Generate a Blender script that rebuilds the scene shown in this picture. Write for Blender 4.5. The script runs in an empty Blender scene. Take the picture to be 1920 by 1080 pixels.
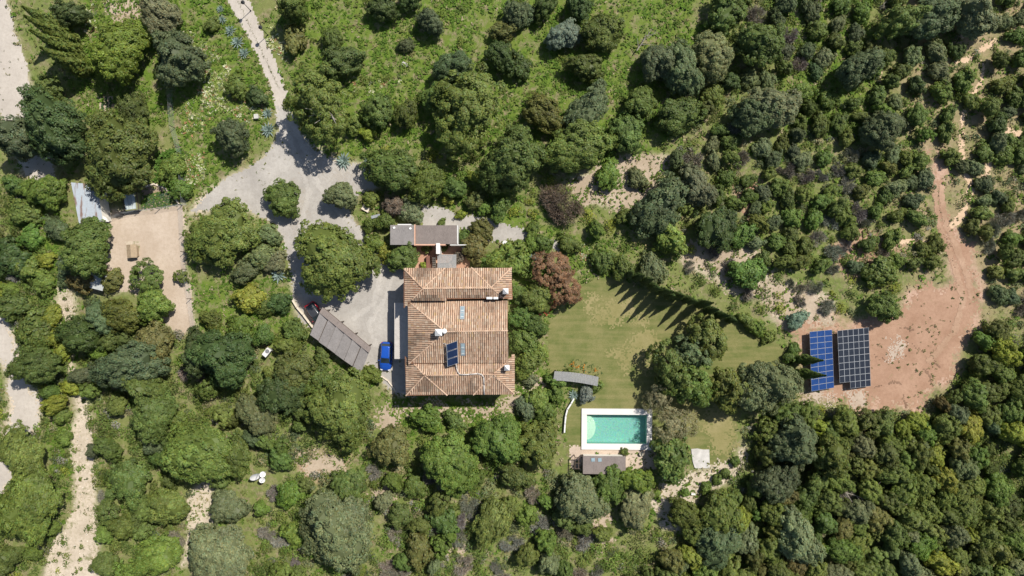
import bpy, math, random
import numpy as np
from mathutils import Vector

# ---------------------------------------------------------------- camera, sky, sun, exposure
SC = bpy.context.scene
COL = SC.collection
CAM_H, FPX = 100.0, 1300.0          # camera height (m); focal length in photo pixels (1920 wide)
cam = bpy.data.cameras.new('camera'); cam_o = bpy.data.objects.new('camera', cam); COL.objects.link(cam_o)
cam.sensor_width = 36.0; cam.lens = 36.0 * FPX / 1920.0
cam.clip_start = 1.0; cam.clip_end = 2000.0
cam_o.location = (0, 0, CAM_H); cam_o.rotation_euler = (0, 0, 0)
SC.camera = cam_o
SUN_EL, SUN_AZ = math.radians(55), math.atan2(0.73, 0.68)      # azimuth measured from +Y towards +X
world = bpy.data.worlds.new('World'); SC.world = world; world.use_nodes = True
wn = world.node_tree; wn.nodes.clear()
sky = wn.nodes.new('ShaderNodeTexSky'); sky.sky_type = 'NISHITA'; sky.sun_disc = False
sky.sun_elevation = SUN_EL; sky.sun_rotation = SUN_AZ
bg = wn.nodes.new('ShaderNodeBackground'); bg.inputs[1].default_value = 0.082
wo = wn.nodes.new('ShaderNodeOutputWorld')
wn.links.new(sky.outputs[0], bg.inputs[0]); wn.links.new(bg.outputs[0], wo.inputs[0])
sun = bpy.data.lights.new('sun', 'SUN'); sun.energy = 5.0; sun.angle = math.radians(0.53); sun.color = (1.0, 0.95, 0.87)
sun_o = bpy.data.objects.new('sun', sun); COL.objects.link(sun_o)
sdir = Vector((math.sin(SUN_AZ) * math.cos(SUN_EL), math.cos(SUN_AZ) * math.cos(SUN_EL), math.sin(SUN_EL)))
sun_o.rotation_euler = sdir.to_track_quat('Z', 'Y').to_euler(); sun_o.location = sdir * 150
vs = SC.view_settings; vs.view_transform = 'Standard'; vs.look = 'None'; vs.exposure = 0.34; vs.gamma = 1.0; vs.use_curve_mapping = False
SC.cycles.max_bounces = 6; SC.cycles.diffuse_bounces = 3; SC.cycles.transparent_max_bounces = 8
SC.cycles.use_adaptive_sampling = True; SC.cycles.use_denoising = True

RNG = np.random.default_rng(11)
random.seed(5)

def P(px, py, h=0.0):
    """photo pixel -> ground-plan position (m) of a point that stands h metres above the ground"""
    k = (CAM_H - h) / FPX
    return ((px - 960.0) * k, (540.0 - py) * k)
def P3(px, py, h=0.0):
    x, y = P(px, py, h); return (x, y, h)

# ---------------------------------------------------------------- node helpers / materials
def new_mat(name):
    m = bpy.data.materials.new(name); m.use_nodes = True
    nt = m.node_tree; nt.nodes.clear()
    out = nt.nodes.new('ShaderNodeOutputMaterial')
    b = nt.nodes.new('ShaderNodeBsdfPrincipled'); nt.links.new(b.outputs[0], out.inputs[0])
    return m, nt, b, out
def N(nt, t, **kw):
    n = nt.nodes.new(t)
    for k, v in kw.items(): setattr(n, k, v)
    return n
def L(nt, a, b): nt.links.new(a, b)
def rgba(c): return (c[0], c[1], c[2], 1.0)
def noise(nt, vec, scale, detail=4.0, rough=0.6, dist=0.0):
    n = N(nt, 'ShaderNodeTexNoise'); n.inputs['Scale'].default_value = scale; n.inputs['Detail'].default_value = detail
    n.inputs['Roughness'].default_value = rough; n.inputs['Distortion'].default_value = dist
    if vec is not None: L(nt, vec, n.inputs['Vector'])
    return n.outputs['Fac']
def ramp(nt, fac, lo, hi, a=0.0, b=1.0):
    n = N(nt, 'ShaderNodeMapRange'); n.inputs[1].default_value = lo; n.inputs[2].default_value = hi
    n.inputs[3].default_value = a; n.inputs[4].default_value = b; n.clamp = True
    L(nt, fac, n.inputs[0]); return n.outputs[0]
def mix(nt, fac, a, b, mode='MIX'):
    n = N(nt, 'ShaderNodeMix'); n.data_type = 'RGBA'; n.blend_type = mode
    for s, v in ((n.inputs[0], fac), (n.inputs[6], a), (n.inputs[7], b)):
        if isinstance(v, (int, float)): s.default_value = v
        elif isinstance(v, (tuple, list)): s.default_value = rgba(v)
        else: L(nt, v, s)
    return n.outputs[2]
def math_n(nt, op, a, b=0.0):
    n = N(nt, 'ShaderNodeMath'); n.operation = op
    for s, v in ((n.inputs[0], a), (n.inputs[1], b)):
        if isinstance(v, (int, float)): s.default_value = v
        else: L(nt, v, s)
    return n.outputs[0]
def bump(nt, b, height, strength, dist):
    n = N(nt, 'ShaderNodeBump'); n.inputs['Strength'].default_value = strength; n.inputs['Distance'].default_value = dist
    L(nt, height, n.inputs['Height']); L(nt, n.outputs[0], b.inputs['Normal'])
def pos(nt): return N(nt, 'ShaderNodeNewGeometry').outputs['Position']
def objco(nt): return N(nt, 'ShaderNodeTexCoord').outputs['Object']

MATS = {}
def plain(name, col, rough=0.7, metal=0.0, var=0.12, scale=3.0, spec=0.3, bmp=0.0):
    """a single paint / stone / metal colour with fine uneven wear"""
    if name in MATS: return MATS[name]
    m, nt, b, o = new_mat(name)
    v = objco(nt); f = noise(nt, v, scale, 5); g = noise(nt, v, scale * 6, 3)
    c = mix(nt, ramp(nt, f, 0.3, 0.7), tuple(x * (1 - var) for x in col), tuple(min(1, x * (1 + var)) for x in col))
    c = mix(nt, ramp(nt, g, 0.35, 0.75, 0, var), c, tuple(x * 0.6 for x in col))
    L(nt, c, b.inputs['Base Color']); b.inputs['Roughness'].default_value = rough; b.inputs['Metallic'].default_value = metal
    b.inputs['Specular IOR Level'].default_value = spec
    if bmp: bump(nt, b, g, 0.5, bmp)
    MATS[name] = m; return m
def tinted(name, rough=0.8, trans=0.0, spec=0.25, objcol=True, base=None, var=0.0):
    """colour = object colour (or base) x per-vertex tint attribute; used for leaves, twigs, tiles"""
    m, nt, b, o = new_mat(name)
    a = N(nt, 'ShaderNodeAttribute'); a.attribute_name = 'tint'
    if objcol:
        oi = N(nt, 'ShaderNodeObjectInfo'); c = mix(nt, 1.0, oi.outputs['Color'], a.outputs['Color'], 'MULTIPLY')
    elif base is not None: c = mix(nt, 1.0, base, a.outputs['Color'], 'MULTIPLY')
    else: c = a.outputs['Color']
    if var:
        c = mix(nt, ramp(nt, noise(nt, pos(nt), 9.0, 3), 0.35, 0.7, 0, var), c, (0.08, 0.06, 0.05))
    L(nt, c, b.inputs['Base Color']); b.inputs['Roughness'].default_value = rough; b.inputs['Specular IOR Level'].default_value = spec
    if trans:
        t = N(nt, 'ShaderNodeBsdfTranslucent'); ms = N(nt, 'ShaderNodeMixShader'); ms.inputs[0].default_value = trans
        L(nt, mix(nt, 1.0, c, (1.25, 1.3, 0.7), 'MULTIPLY'), t.inputs[0])
        L(nt, b.outputs[0], ms.inputs[1]); L(nt, t.outputs[0], ms.inputs[2]); L(nt, ms.outputs[0], o.inputs[0])
    MATS[name] = m; return m

LEAF = tinted('leaf', 0.55, 0.34, 0.3)
TWIG = tinted('twig', 0.9, 0.0, 0.1)
WEED = tinted('weed', 0.7, 0.28, 0.2, objcol=False)
TILE = tinted('clay_tile', 0.85, 0.0, 0.2, objcol=False, var=0.35)
STONE = tinted('stone_bits', 0.9, 0.0, 0.2, objcol=False)
BARK = plain('bark', (0.13, 0.10, 0.075), 0.95, scale=8, var=0.3)

# ---------------------------------------------------------------- mesh helpers
def np_mesh(name, V, F, tint=None, mats=(), smooth=False, midx=None):
    """V (n,3) floats, F (m,3|4) ints -> mesh datablock with optional per-vertex tint"""
    me = bpy.data.meshes.new(name)
    V = np.asarray(V, np.float32); F = np.asarray(F, np.int32); k = F.shape[1]
    me.vertices.add(len(V)); me.vertices.foreach_set('co', V.ravel())
    me.loops.add(F.size); me.loops.foreach_set('vertex_index', F.ravel())
    me.polygons.add(len(F)); me.polygons.foreach_set('loop_start', np.arange(0, F.size, k, dtype=np.int32))
    me.polygons.foreach_set('loop_total', np.full(len(F), k, np.int32))
    if midx is not None: me.polygons.foreach_set('material_index', np.asarray(midx, np.int32))
    me.polygons.foreach_set('use_smooth', np.full(len(F), bool(smooth)))
    me.update(calc_edges=True)
    if tint is not None:
        at = me.attributes.new('tint', 'FLOAT_COLOR', 'POINT')
        T = np.ones((len(V), 4), np.float32); T[:, :3] = np.asarray(tint, np.float32)
        at.data.foreach_set('color', T.ravel())
    for m in mats: me.materials.append(m)
    return me
def link(name, data, parent=None):
    o = bpy.data.objects.new(name, data); COL.objects.link(o)
    if parent is not None: o.parent = parent
    return o
def tag(o, label=None, cat=None, group=None, kind=None):
    if label: o['label'] = label
    if cat: o['category'] = cat
    if group: o['group'] = group
    if kind: o['kind'] = kind
    return o
def thing(name, label, cat, loc=(0, 0, 0), rz=0.0, group=None):
    o = link(name, None); o.location = loc; o.rotation_euler = (0, 0, rz); o.empty_display_size = 0.2
    return tag(o, label, cat, group)

class MB:
    """collects polygons and links them as one mesh object"""
    def __init__(s): s.v, s.f, s.m, s.t = [], [], [], []
    def add(s, vs_, fs, mi=0, tint=None):
        k = len(s.v); s.v += [tuple(p) for p in vs_]; s.f += [tuple(i + k for i in f) for f in fs]; s.m += [mi] * len(fs)
        s.t += [tint or (1, 1, 1)] * len(vs_)
        return s
    def box(s, c, d, rz=0.0, mi=0, tilt=None, tint=None, taper=1.0):
        x, y, z = d[0] / 2, d[1] / 2, d[2] / 2; q = []
        cs, sn = math.cos(rz), math.sin(rz)
        for dz in (-z, z):
            for dx, dy in ((-x, -y), (x, -y), (x, y), (-x, y)):
                if dz > 0: dx *= taper; dy *= taper
                zz = dz + ((tilt[0] * dx + tilt[1] * dy) if tilt else 0)
                q.append((c[0] + dx * cs - dy * sn, c[1] + dx * sn + dy * cs, c[2] + zz))
        return s.add(q, [(3, 2, 1, 0), (4, 5, 6, 7), (0, 1, 5, 4), (1, 2, 6, 5), (2, 3, 7, 6), (3, 0, 4, 7)], mi, tint)
    def slab(s, pts, th, mi=0, tint=None):
        """pts: 3D polygon (top, counter-clockwise seen from above), extruded down by th"""
        n = len(pts); q = [tuple(p) for p in pts] + [(p[0], p[1], p[2] - th) for p in pts]
        fs = [tuple(range(n)), tuple(range(2 * n - 1, n - 1, -1))] + [(i + n, (i + 1) % n + n, (i + 1) % n, i) for i in range(n)]
        return s.add(q, fs, mi, tint)
    def tube(s, p0, p1, r0, r1=None, n=8, mi=0, caps=True, tint=None):
        r1 = r0 if r1 is None else r1
        a, b = Vector(p0), Vector(p1); d = (b - a).normalized()
        u = d.orthogonal().normalized(); w = d.cross(u); q = []
        for c, r in ((a, r0), (b, r1)):
            for i in range(n):
                t = 2 * math.pi * i / n; q.append(c + u * (math.cos(t) * r) + w * (math.sin(t) * r))
        fs = [(i, (i + 1) % n, (i + 1) % n + n, i + n) for i in range(n)]
        if caps: fs += [tuple(range(n - 1, -1, -1)), tuple(range(n, 2 * n))]
        return s.add(q, fs, mi, tint)
    def path(s, pts, r, n=6, mi=0):
        for a, b in zip(pts[:-1], pts[1:]): s.tube(a, b, r, r, n, mi)
        return s
    def lathe(s, prof, c=(0, 0, 0), n=16, mi=0, tint=None):
        q = []; fs = []
        for r, z in prof:
            for i in range(n):
                t = 2 * math.pi * i / n; q.append((c[0] + r * math.cos(t), c[1] + r * math.sin(t), c[2] + z))
        for k in range(len(prof) - 1):
            for i in range(n):
                j = (i + 1) % n; fs.append((k * n + i, k * n + j, (k + 1) * n + j, (k + 1) * n + i))
        fs.append(tuple(range(n - 1, -1, -1))); fs.append(tuple(range((len(prof) - 1) * n, len(prof) * n)))
        return s.add(q, fs, mi, tint)
    def mesh(s, name, mats, smooth=False, bevel=0.0):
        me = bpy.data.meshes.new(name); me.from_pydata(s.v, [], s.f); me.update()
        if smooth:
            import bmesh
            bm = bmesh.new(); bm.from_mesh(me); bmesh.ops.recalc_face_normals(bm, faces=bm.faces[:]); bm.to_mesh(me); bm.free()
        mats = mats if isinstance(mats, (list, tuple)) else [mats]
        for m in mats: me.materials.append(m)
        me.polygons.foreach_set('material_index', s.m)
        me.polygons.foreach_set('use_smooth', [smooth] * len(s.f))
        at = me.attributes.new('tint', 'FLOAT_COLOR', 'POINT')
        at.data.foreach_set('color', np.array([(*t, 1) for t in s.t], np.float32).ravel())
        return me
    def build(s, name, mats, parent=None, smooth=False, bevel=0.0):
        o = link(name, s.mesh(name, mats, smooth), parent)
        if bevel:
            b = o.modifiers.new('bevel', 'BEVEL'); b.width = bevel; b.segments = 2; b.limit_method = 'ANGLE'; b.angle_limit = 0.6
        return o

# ---------------------------------------------------------------- 2-D noise, polygons
_T = np.random.default_rng(3).random((256, 256))
def vnoise(x, y, s, seed=0):
    x = np.asarray(x) / s + seed * 17.3; y = np.asarray(y) / s + seed * 7.7
    xi, yi = np.floor(x).astype(int), np.floor(y).astype(int); fx, fy = x - xi, y - yi
    fx = fx * fx * (3 - 2 * fx); fy = fy * fy * (3 - 2 * fy)
    g = lambda a, b: _T[a & 255, b & 255]
    return (g(xi, yi) * (1 - fx) + g(xi + 1, yi) * fx) * (1 - fy) + (g(xi, yi + 1) * (1 - fx) + g(xi + 1, yi + 1) * fx) * fy
def fbm(x, y, s, seed=0, o=4):
    r, a, t = 0, 1.0, 0
    for k in range(o):
        r = r + a * vnoise(x, y, s / 2 ** k, seed + k); t += a; a *= 0.6
    return r / t
def sdf(poly, X, Y):
    """signed distance (negative inside) to a polygon given in metres"""
    p = np.asarray(poly, float); d = np.full(np.shape(X), 1e9); ins = np.zeros(np.shape(X), bool)
    for i in range(len(p)):
        ax, ay = p[i]; bx, by = p[(i + 1) % len(p)]
        ex, ey = bx - ax, by - ay; wx, wy = X - ax, Y - ay
        t = np.clip((wx * ex + wy * ey) / (ex * ex + ey * ey + 1e-12), 0, 1)
        d = np.minimum(d, (wx - ex * t) ** 2 + (wy - ey * t) ** 2)
        c = (ay <= Y) != (by <= Y)
        with np.errstate(divide='ignore', invalid='ignore'):
            xi = ax + (Y - ay) * ex / (ey if ey != 0 else 1e-12)
        ins ^= c & (X < xi)
    return np.where(ins, -1, 1) * np.sqrt(d)
def WP(poly): return [P(x, y) for x, y in poly]
# ================================================================ GROUND
# outlines in photo pixels (turned to metres on the ground by P)
PG = {
 'road_a': [(-60, -60), (5, -60), (14, 0), (30, 60), (50, 120), (62, 165), (56, 205), (75, 250), (98, 300), (104, 345), (72, 352), (45, 325), (25, 285), (8, 235), (-10, 180), (-60, 60)],
 'road_b': [(-60, 500), (-5, 560), (10, 588), (37, 650), (40, 690), (60, 725), (80, 745), (72, 800), (40, 830), (20, 860), (24, 905), (5, 940), (-60, 990), (-60, 900), (-10, 860), (10, 800), (18, 755), (8, 700), (-5, 680), (-60, 640)],
 'track': [(108, 540), (132, 545), (140, 575), (132, 605), (124, 640), (136, 690), (148, 735), (166, 760), (175, 810), (172, 880), (178, 950), (182, 1000), (186, 1060), (190, 1140), (60, 1140), (80, 1080), (92, 1030), (122, 985), (136, 955), (142, 900), (136, 830), (142, 780), (136, 735), (128, 690), (116, 645), (118, 600), (106, 570)],
 'track_b': [(386, 890), (401, 902), (396, 980), (388, 1005), (362, 1040), (342, 1062), (352, 990), (352, 930)],
 'lane': [(402, -60), (444, -60), (466, 0), (500, 78), (525, 135), (540, 172), (538, 205), (545, 230), (520, 225), (512, 180), (500, 145), (472, 82), (448, 40), (425, 0)],
 'drive': [(520, 200), (545, 205), (562, 250), (600, 286), (650, 308), (700, 316), (712, 350), (668, 362), (655, 392), (668, 420), (690, 445), (698, 472), (728, 475), (770, 500), (775, 740), (735, 738), (722, 720), (704, 690), (640, 668), (600, 630), (560, 595), (548, 560), (546, 505), (534, 462), (520, 425), (492, 405), (452, 392), (400, 392), (360, 398), (380, 368), (430, 330), (478, 305), (508, 280), (520, 245)],
 'path': [(790, 384), (832, 388), (870, 402), (915, 410), (965, 425), (1010, 444), (1050, 458), (1046, 470), (1000, 458), (955, 446), (930, 448), (905, 455), (888, 440), (860, 430), (792, 424)],
 'yard': [(206, 394), (262, 396), (342, 384), (346, 440), (348, 500), (358, 560), (366, 612), (340, 622), (315, 612), (285, 560), (240, 545), (170, 545), (190, 500), (205, 470)],
 'lawn': [(1095, 530), (1145, 515), (1200, 538), (1290, 570), (1360, 598), (1420, 608), (1440, 640), (1488, 652), (1480, 692), (1425, 692), (1392, 720), (1385, 790), (1372, 850), (1352, 880), (1300, 852), (1228, 848), (1064, 852), (1060, 770), (1096, 742), (1118, 706), (1040, 700), (1028, 694), (1028, 600), (1058, 578), (1085, 560)],
 'red': [(1738, 278), (1762, 288), (1768, 340), (1776, 395), (1802, 425), (1830, 480), (1846, 550), (1838, 600), (1815, 640), (1800, 690), (1780, 720), (1720, 768), (1600, 768), (1580, 745), (1505, 742), (1508, 700), (1500, 660), (1470, 610), (1540, 598), (1620, 600), (1682, 588), (1704, 545), (1768, 522), (1774, 470), (1756, 420), (1748, 345)],
 'poolpath': [(1215, 940), (1250, 898), (1325, 884), (1345, 868), (1385, 866), (1392, 842), (1400, 860), (1385, 890), (1345, 910), (1310, 930), (1280, 960), (1270, 990), (1244, 985), (1236, 960)],
 'straw_a': [(1055, 340), (1120, 320), (1180, 290), (1250, 295), (1245, 335), (1210, 370), (1170, 400), (1120, 380), (1080, 372)],
 'terr': [(1070, 838), (1228, 838), (1232, 880), (1172, 886), (1070, 880)],
 'scar_a': [(1385, 345), (1418, 340), (1420, 400), (1400, 420), (1392, 390)],
 'scar_b': [(1270, 470), (1330, 448), (1420, 475), (1450, 510), (1420, 560), (1370, 545), (1330, 515), (1290, 505)],
 'scar_c': [(1425, 535), (1480, 530), (1560, 560), (1560, 602), (1480, 615), (1440, 595)],
 'scar_d': [(1560, 470), (1620, 440), (1700, 460), (1640, 500), (1590, 510)],
 'scar_e': [(1105, 980), (1140, 965), (1142, 1010), (1120, 1040), (1098, 1020)],
 'scar_f': [(690, 930), (730, 900), (745, 945), (720, 960)],
 'scar_g': [(800, 985), (850, 995), (880, 1040), (830, 1035)],
 'scar_h': [(560, 850), (650, 850), (640, 885), (580, 892)],
 'scar_i': [(700, 765), (745, 765), (745, 800), (705, 795)],
 'scar_j': [(745, 748), (900, 768), (990, 735), (1010, 700), (1020, 720), (975, 765), (900, 782), (760, 778)],
 'bare_top': [(196, 0), (265, 0), (262, 35), (200, 35)],
 'court': [(780, 458), (882, 458), (882, 508), (772, 508)],
}
PW = {k: np.array(WP(v)) for k, v in PG.items()}
MEADOW = [[(490, -60), (1330, -60), (1322, 60), (1290, 180), (1245, 290), (1160, 300), (1060, 330), (1000, 300), (700, 300), (600, 300), (545, 200)],
          [(150, -60), (430, -60), (500, 150), (518, 230), (440, 320), (360, 385), (348, 290), (300, 250), (190, 250), (120, 150)],
          [(1440, -60), (1500, -60), (1640, 60), (1620, 260), (1440, 260), (1460, 120)],
          [(790, 300), (960, 360), (1060, 440), (1180, 460), (1180, 540), (1090, 530), (1000, 450), (900, 400), (800, 380)],
          [(355, 520), (560, 520), (560, 640), (480, 640), (365, 620)],
          [(60, 340), (130, 420), (130, 560), (60, 560), (20, 420)], [(60, 560), (140, 620), (130, 900), (100, 900), (80, 700)],
          [(960, 480), (1040, 480), (1035, 690), (1060, 760), (1000, 860), (965, 700)],
          [(720, 740), (1000, 750), (1000, 830), (740, 830)]]
MW = [np.array(WP(m)) for m in MEADOW]

def m_ground():
    m, nt, b, o = new_mat('ground_soil')
    p = pos(nt); a = N(nt, 'ShaderNodeAttribute'); a.attribute_name = 'tint'
    sp = N(nt, 'ShaderNodeSeparateColor'); L(nt, a.outputs['Color'], sp.inputs[0])
    n1 = noise(nt, p, 0.35, 8, 0.65); n2 = noise(nt, p, 1.6, 6, 0.7); n3 = noise(nt, p, 7.0, 4, 0.7)
    c = mix(nt, ramp(nt, n2, 0.35, 0.65), (0.13, 0.11, 0.06), (0.27, 0.225, 0.135))
    c = mix(nt, ramp(nt, n1, 0.4, 0.65, 0, 0.45), c, (0.36, 0.295, 0.19))
    c = mix(nt, ramp(nt, n3, 0.5, 0.75, 0, 0.5), c, (0.10, 0.09, 0.045))
    gsel = math_n(nt, 'MULTIPLY', sp.outputs[0], ramp(nt, noise(nt, p, 0.7, 8, 0.72, 0.3), 0.36, 0.52))
    g = mix(nt, ramp(nt, n2, 0.35, 0.65), (0.070, 0.130, 0.014), (0.138, 0.212, 0.030))
    g = mix(nt, ramp(nt, n3, 0.45, 0.7, 0, 0.6), g, (0.052, 0.088, 0.014))
    g = mix(nt, ramp(nt, n1, 0.42, 0.62, 0, 0.7), g, (0.140, 0.165, 0.040))
    c = mix(nt, gsel, c, g)
    pal = mix(nt, ramp(nt, n2, 0.3, 0.7), (0.42, 0.34, 0.25), (0.58, 0.50, 0.40))
    c = mix(nt, math_n(nt, 'MULTIPLY', sp.outputs[1], ramp(nt, n2, 0.3, 0.5)), c, pal)
    pk = mix(nt, ramp(nt, n2, 0.3, 0.7), (0.36, 0.23, 0.165), (0.47, 0.325, 0.245))
    c = mix(nt, math_n(nt, 'MULTIPLY', sp.outputs[2], ramp(nt, n1, 0.35, 0.55)), c, pk)
    L(nt, c, b.inputs['Base Color']); b.inputs['Roughness'].default_value = 0.95; b.inputs['Specular IOR Level'].default_value = 0.1
    bump(nt, b, n3, 0.7, 0.12)
    return m
def m_soil(name, lo, hi, dirt, speck=0.4, s=1.0, streak=None, green=None, gl=(0.55, 0.7)):
    """bare surface: two tones, darker specks, optional drag marks (rotated stretched noise) and green film"""
    m, nt, b, o = new_mat(name); p = pos(nt)
    n1 = noise(nt, p, 0.25 * s, 7, 0.65); n2 = noise(nt, p, 2.2 * s, 6, 0.7); n3 = noise(nt, p, 9 * s, 4, 0.7)
    c = mix(nt, ramp(nt, n1, 0.35, 0.65), lo, hi)
    c = mix(nt, ramp(nt, n2, 0.45, 0.75, 0, 0.55), c, dirt)
    c = mix(nt, ramp(nt, n3, 0.55, 0.8, 0, speck), c, tuple(x * 0.55 for x in dirt))
    if streak is not None:
        mp = N(nt, 'ShaderNodeMapping'); mp.inputs['Rotation'].default_value = (0, 0, streak); mp.inputs['Scale'].default_value = (0.12, 2.2, 1)
        L(nt, p, mp.inputs[0]); st = noise(nt, mp.outputs[0], 1.0, 4, 0.6)
        c = mix(nt, ramp(nt, st, 0.45, 0.7, 0, 0.45), c, tuple(x * 0.72 for x in lo))
    if green is not None:
        c = mix(nt, ramp(nt, noise(nt, p, 0.6, 6, 0.7), gl[0], gl[1], 0, 0.8), c, green)
    L(nt, c, b.inputs['Base Color']); b.inputs['Roughness'].default_value = 0.95; b.inputs['Specular IOR Level'].default_value = 0.12
    bump(nt, b, n2, 0.6, 0.08)
    return m
def m_lawn():
    m, nt, b, o = new_mat('mown_lawn'); p = pos(nt)
    n1 = noise(nt, p, 0.22, 8, 0.72); n2 = noise(nt, p, 1.3, 7, 0.75); n3 = noise(nt, p, 8, 4, 0.75)
    mp = N(nt, 'ShaderNodeMapping'); mp.inputs['Rotation'].default_value = (0, 0, 0.06); mp.inputs['Scale'].default_value = (0.16, 1.7, 1)
    L(nt, p, mp.inputs[0]); st = noise(nt, mp.outputs[0], 1.0, 3, 0.5)
    c = mix(nt, ramp(nt, n1, 0.40, 0.60), (0.090, 0.118, 0.031), (0.195, 0.182, 0.075))
    c = mix(nt, ramp(nt, n2, 0.4, 0.7, 0, 0.6), c, (0.145, 0.152, 0.046))
    c = mix(nt, ramp(nt, st, 0.42, 0.68, 0, 0.42), c, (0.27, 0.225, 0.105))
    c = mix(nt, ramp(nt, n3, 0.42, 0.7, 0, 0.6), c, (0.085, 0.10, 0.026))
    L(nt, c, b.inputs['Base Color']); b.inputs['Roughness'].default_value = 0.9; b.inputs['Specular IOR Level'].default_value = 0.15
    bump(nt, b, n3, 0.5, 0.05)
    return m

def axis(lo, hi, step, far):
    a = np.arange(lo, hi + 1e-6, step); out = []; d = step
    x = hi
    while x < far: d *= 1.35; x += d; out.append(x)
    r = np.array(out); l = lo - (r - hi)
    return np.concatenate([l[::-1], a, r])
def smooth(a, b, x): t = np.clip((x - a) / (b - a), 0, 1); return t * t * (3 - 2 * t)
gx, gy = axis(-84, 84, 0.4, 420), axis(-50, 50, 0.4, 380)
GX, GY = np.meshgrid(gx, gy); nx, ny = len(gx), len(gy)
Z = np.zeros_like(GX); Gr = np.zeros_like(GX); Gp = np.zeros_like(GX); Gk = np.zeros_like(GX)
wob = (fbm(GX, GY, 6.0, 2) - 0.5) * 7
for m_ in MW: Gr = np.maximum(Gr, smooth(1.5, -1.5, sdf(m_, GX, GY) + wob))
Gr = np.maximum(Gr, 0.72)
for k in ('road_a', 'road_b', 'track', 'track_b', 'drive', 'yard', 'straw_a', 'poolpath', 'scar_b', 'scar_c'):
    Gp = np.maximum(Gp, smooth(0.8, -0.8, sdf(PW[k], GX, GY) + wob * 0.25))
for k in ('red', 'scar_a', 'scar_d', 'scar_h'):
    Gk = np.maximum(Gk, smooth(1.5, -0.5, sdf(PW[k], GX, GY) + wob * 0.5))
right = smooth(50, 62, GX) * smooth(-12, 0, GY); Gk = np.maximum(Gk, right * 0.45)
idx = np.arange(nx * ny).reshape(ny, nx)
F = np.stack([idx[:-1, :-1], idx[:-1, 1:], idx[1:, 1:], idx[1:, :-1]], -1).reshape(-1, 4)
g = link('ground', np_mesh('ground', np.stack([GX, GY, Z], -1).reshape(-1, 3), F, np.stack([Gr, Gp, Gk], -1).reshape(-1, 3), [m_ground()]))
tag(g, kind='structure')

def patch(name, poly, z, mat, amp=0.6, cell=0.22, fray=0.35, nscale=1.8, seed=1, bias=0.0):
    """a sheet just above the ground with a ragged, patchy edge cut cell by cell"""
    poly = np.asarray(poly, float); lo = poly.min(0) - 1.5; hi = poly.max(0) + 1.5
    xs = np.arange(lo[0], hi[0], cell); ys = np.arange(lo[1], hi[1], cell)
    X, Y = np.meshgrid(xs, ys); Xc, Yc = X + cell / 2, Y + cell / 2
    d = sdf(poly, Xc, Yc) + (fbm(Xc, Yc, nscale, seed, 3) - 0.5) * 2 * amp + bias + (RNG.random(X.shape) - 0.5) * fray
    jj, ii = np.where(d < 0); w = len(xs) + 1
    q = np.stack([jj * w + ii, jj * w + ii + 1, (jj + 1) * w + ii + 1, (jj + 1) * w + ii], -1)
    u, inv = np.unique(q.ravel(), return_inverse=True)
    V = np.stack([lo[0] + (u % w) * cell, lo[1] + (u // w) * cell, np.full(len(u), z)], -1)
    if fray > 0: V[:, :2] += (RNG.random((len(u), 2)) - 0.5) * cell * 0.5
    o = link(name, np_mesh(name, V, inv.reshape(-1, 4), None, [mat])); tag(o, kind='structure'); return o

M_TRACK = m_soil('pale_track', (0.40, 0.335, 0.255), (0.54, 0.465, 0.37), (0.27, 0.22, 0.14), 0.6, 1.0, green=(0.15, 0.155, 0.06), gl=(0.55, 0.66))
M_ROAD = m_soil('pale_road', (0.385, 0.345, 0.30), (0.47, 0.425, 0.37), (0.32, 0.28, 0.235), 0.35)
M_GRAVEL = m_soil('drive_gravel', (0.30, 0.28, 0.255), (0.405, 0.38, 0.345), (0.25, 0.222, 0.195), 0.45)
M_YARD = m_soil('yard_earth', (0.383, 0.306, 0.234), (0.463, 0.383, 0.306), (0.306, 0.238, 0.170), 0.3)
M_RED = m_soil('red_earth', (0.285, 0.170, 0.112), (0.375, 0.240, 0.165), (0.225, 0.135, 0.085), 0.5, 1.0, green=(0.22, 0.17, 0.09), gl=(0.6, 0.72))
M_DRY = m_soil('dry_straw', (0.323, 0.255, 0.183), (0.425, 0.348, 0.264), (0.230, 0.178, 0.119), 0.5)
M_LAWN = m_lawn()
patch('dirt_road', PW['road_a'], 0.012, M_ROAD, 0.5, seed=2)
patch('dirt_road', PW['road_b'], 0.012, M_ROAD, 0.9, fray=0.8, seed=3, bias=0.4)
patch('dirt_track', PW['track'], 0.014, M_TRACK, 1.0, fray=1.3, seed=4, bias=0.55)
patch('dirt_track', PW['track_b'], 0.014, M_TRACK, 0.9, fray=1.2, seed=5, bias=0.35)
patch('lane', PW['lane'], 0.016, M_ROAD, 0.22, fray=0.25, nscale=1.0, seed=6)
patch('driveway', PW['drive'], 0.02, M_GRAVEL, 0.45, fray=0.45, seed=7)
patch('garden_path', PW['path'], 0.018, M_GRAVEL, 0.5, fray=0.5, seed=8)
patch('yard', PW['yard'], 0.012, M_YARD, 0.4, seed=9)
patch('lawn', PW['lawn'], 0.02, M_LAWN, 0.35, fray=0.4, nscale=1.2, seed=10)
patch('red_earth_clearing', PW['red'], 0.014, M_RED, 2.0, fray=1.6, nscale=2.6, seed=11, bias=0.7)
patch('pool_path', PW['poolpath'], 0.026, M_TRACK, 0.9, fray=1.0, seed=12)
patch('dry_slope', PW['straw_a'], 0.012, M_DRY, 1.4, fray=1.2, nscale=2.5, seed=13)
for i, k in enumerate(['scar_a', 'scar_d']): patch('bare_soil', PW[k], 0.012, M_RED, 1.3, fray=1.6, nscale=2.2, seed=20 + i)
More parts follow.
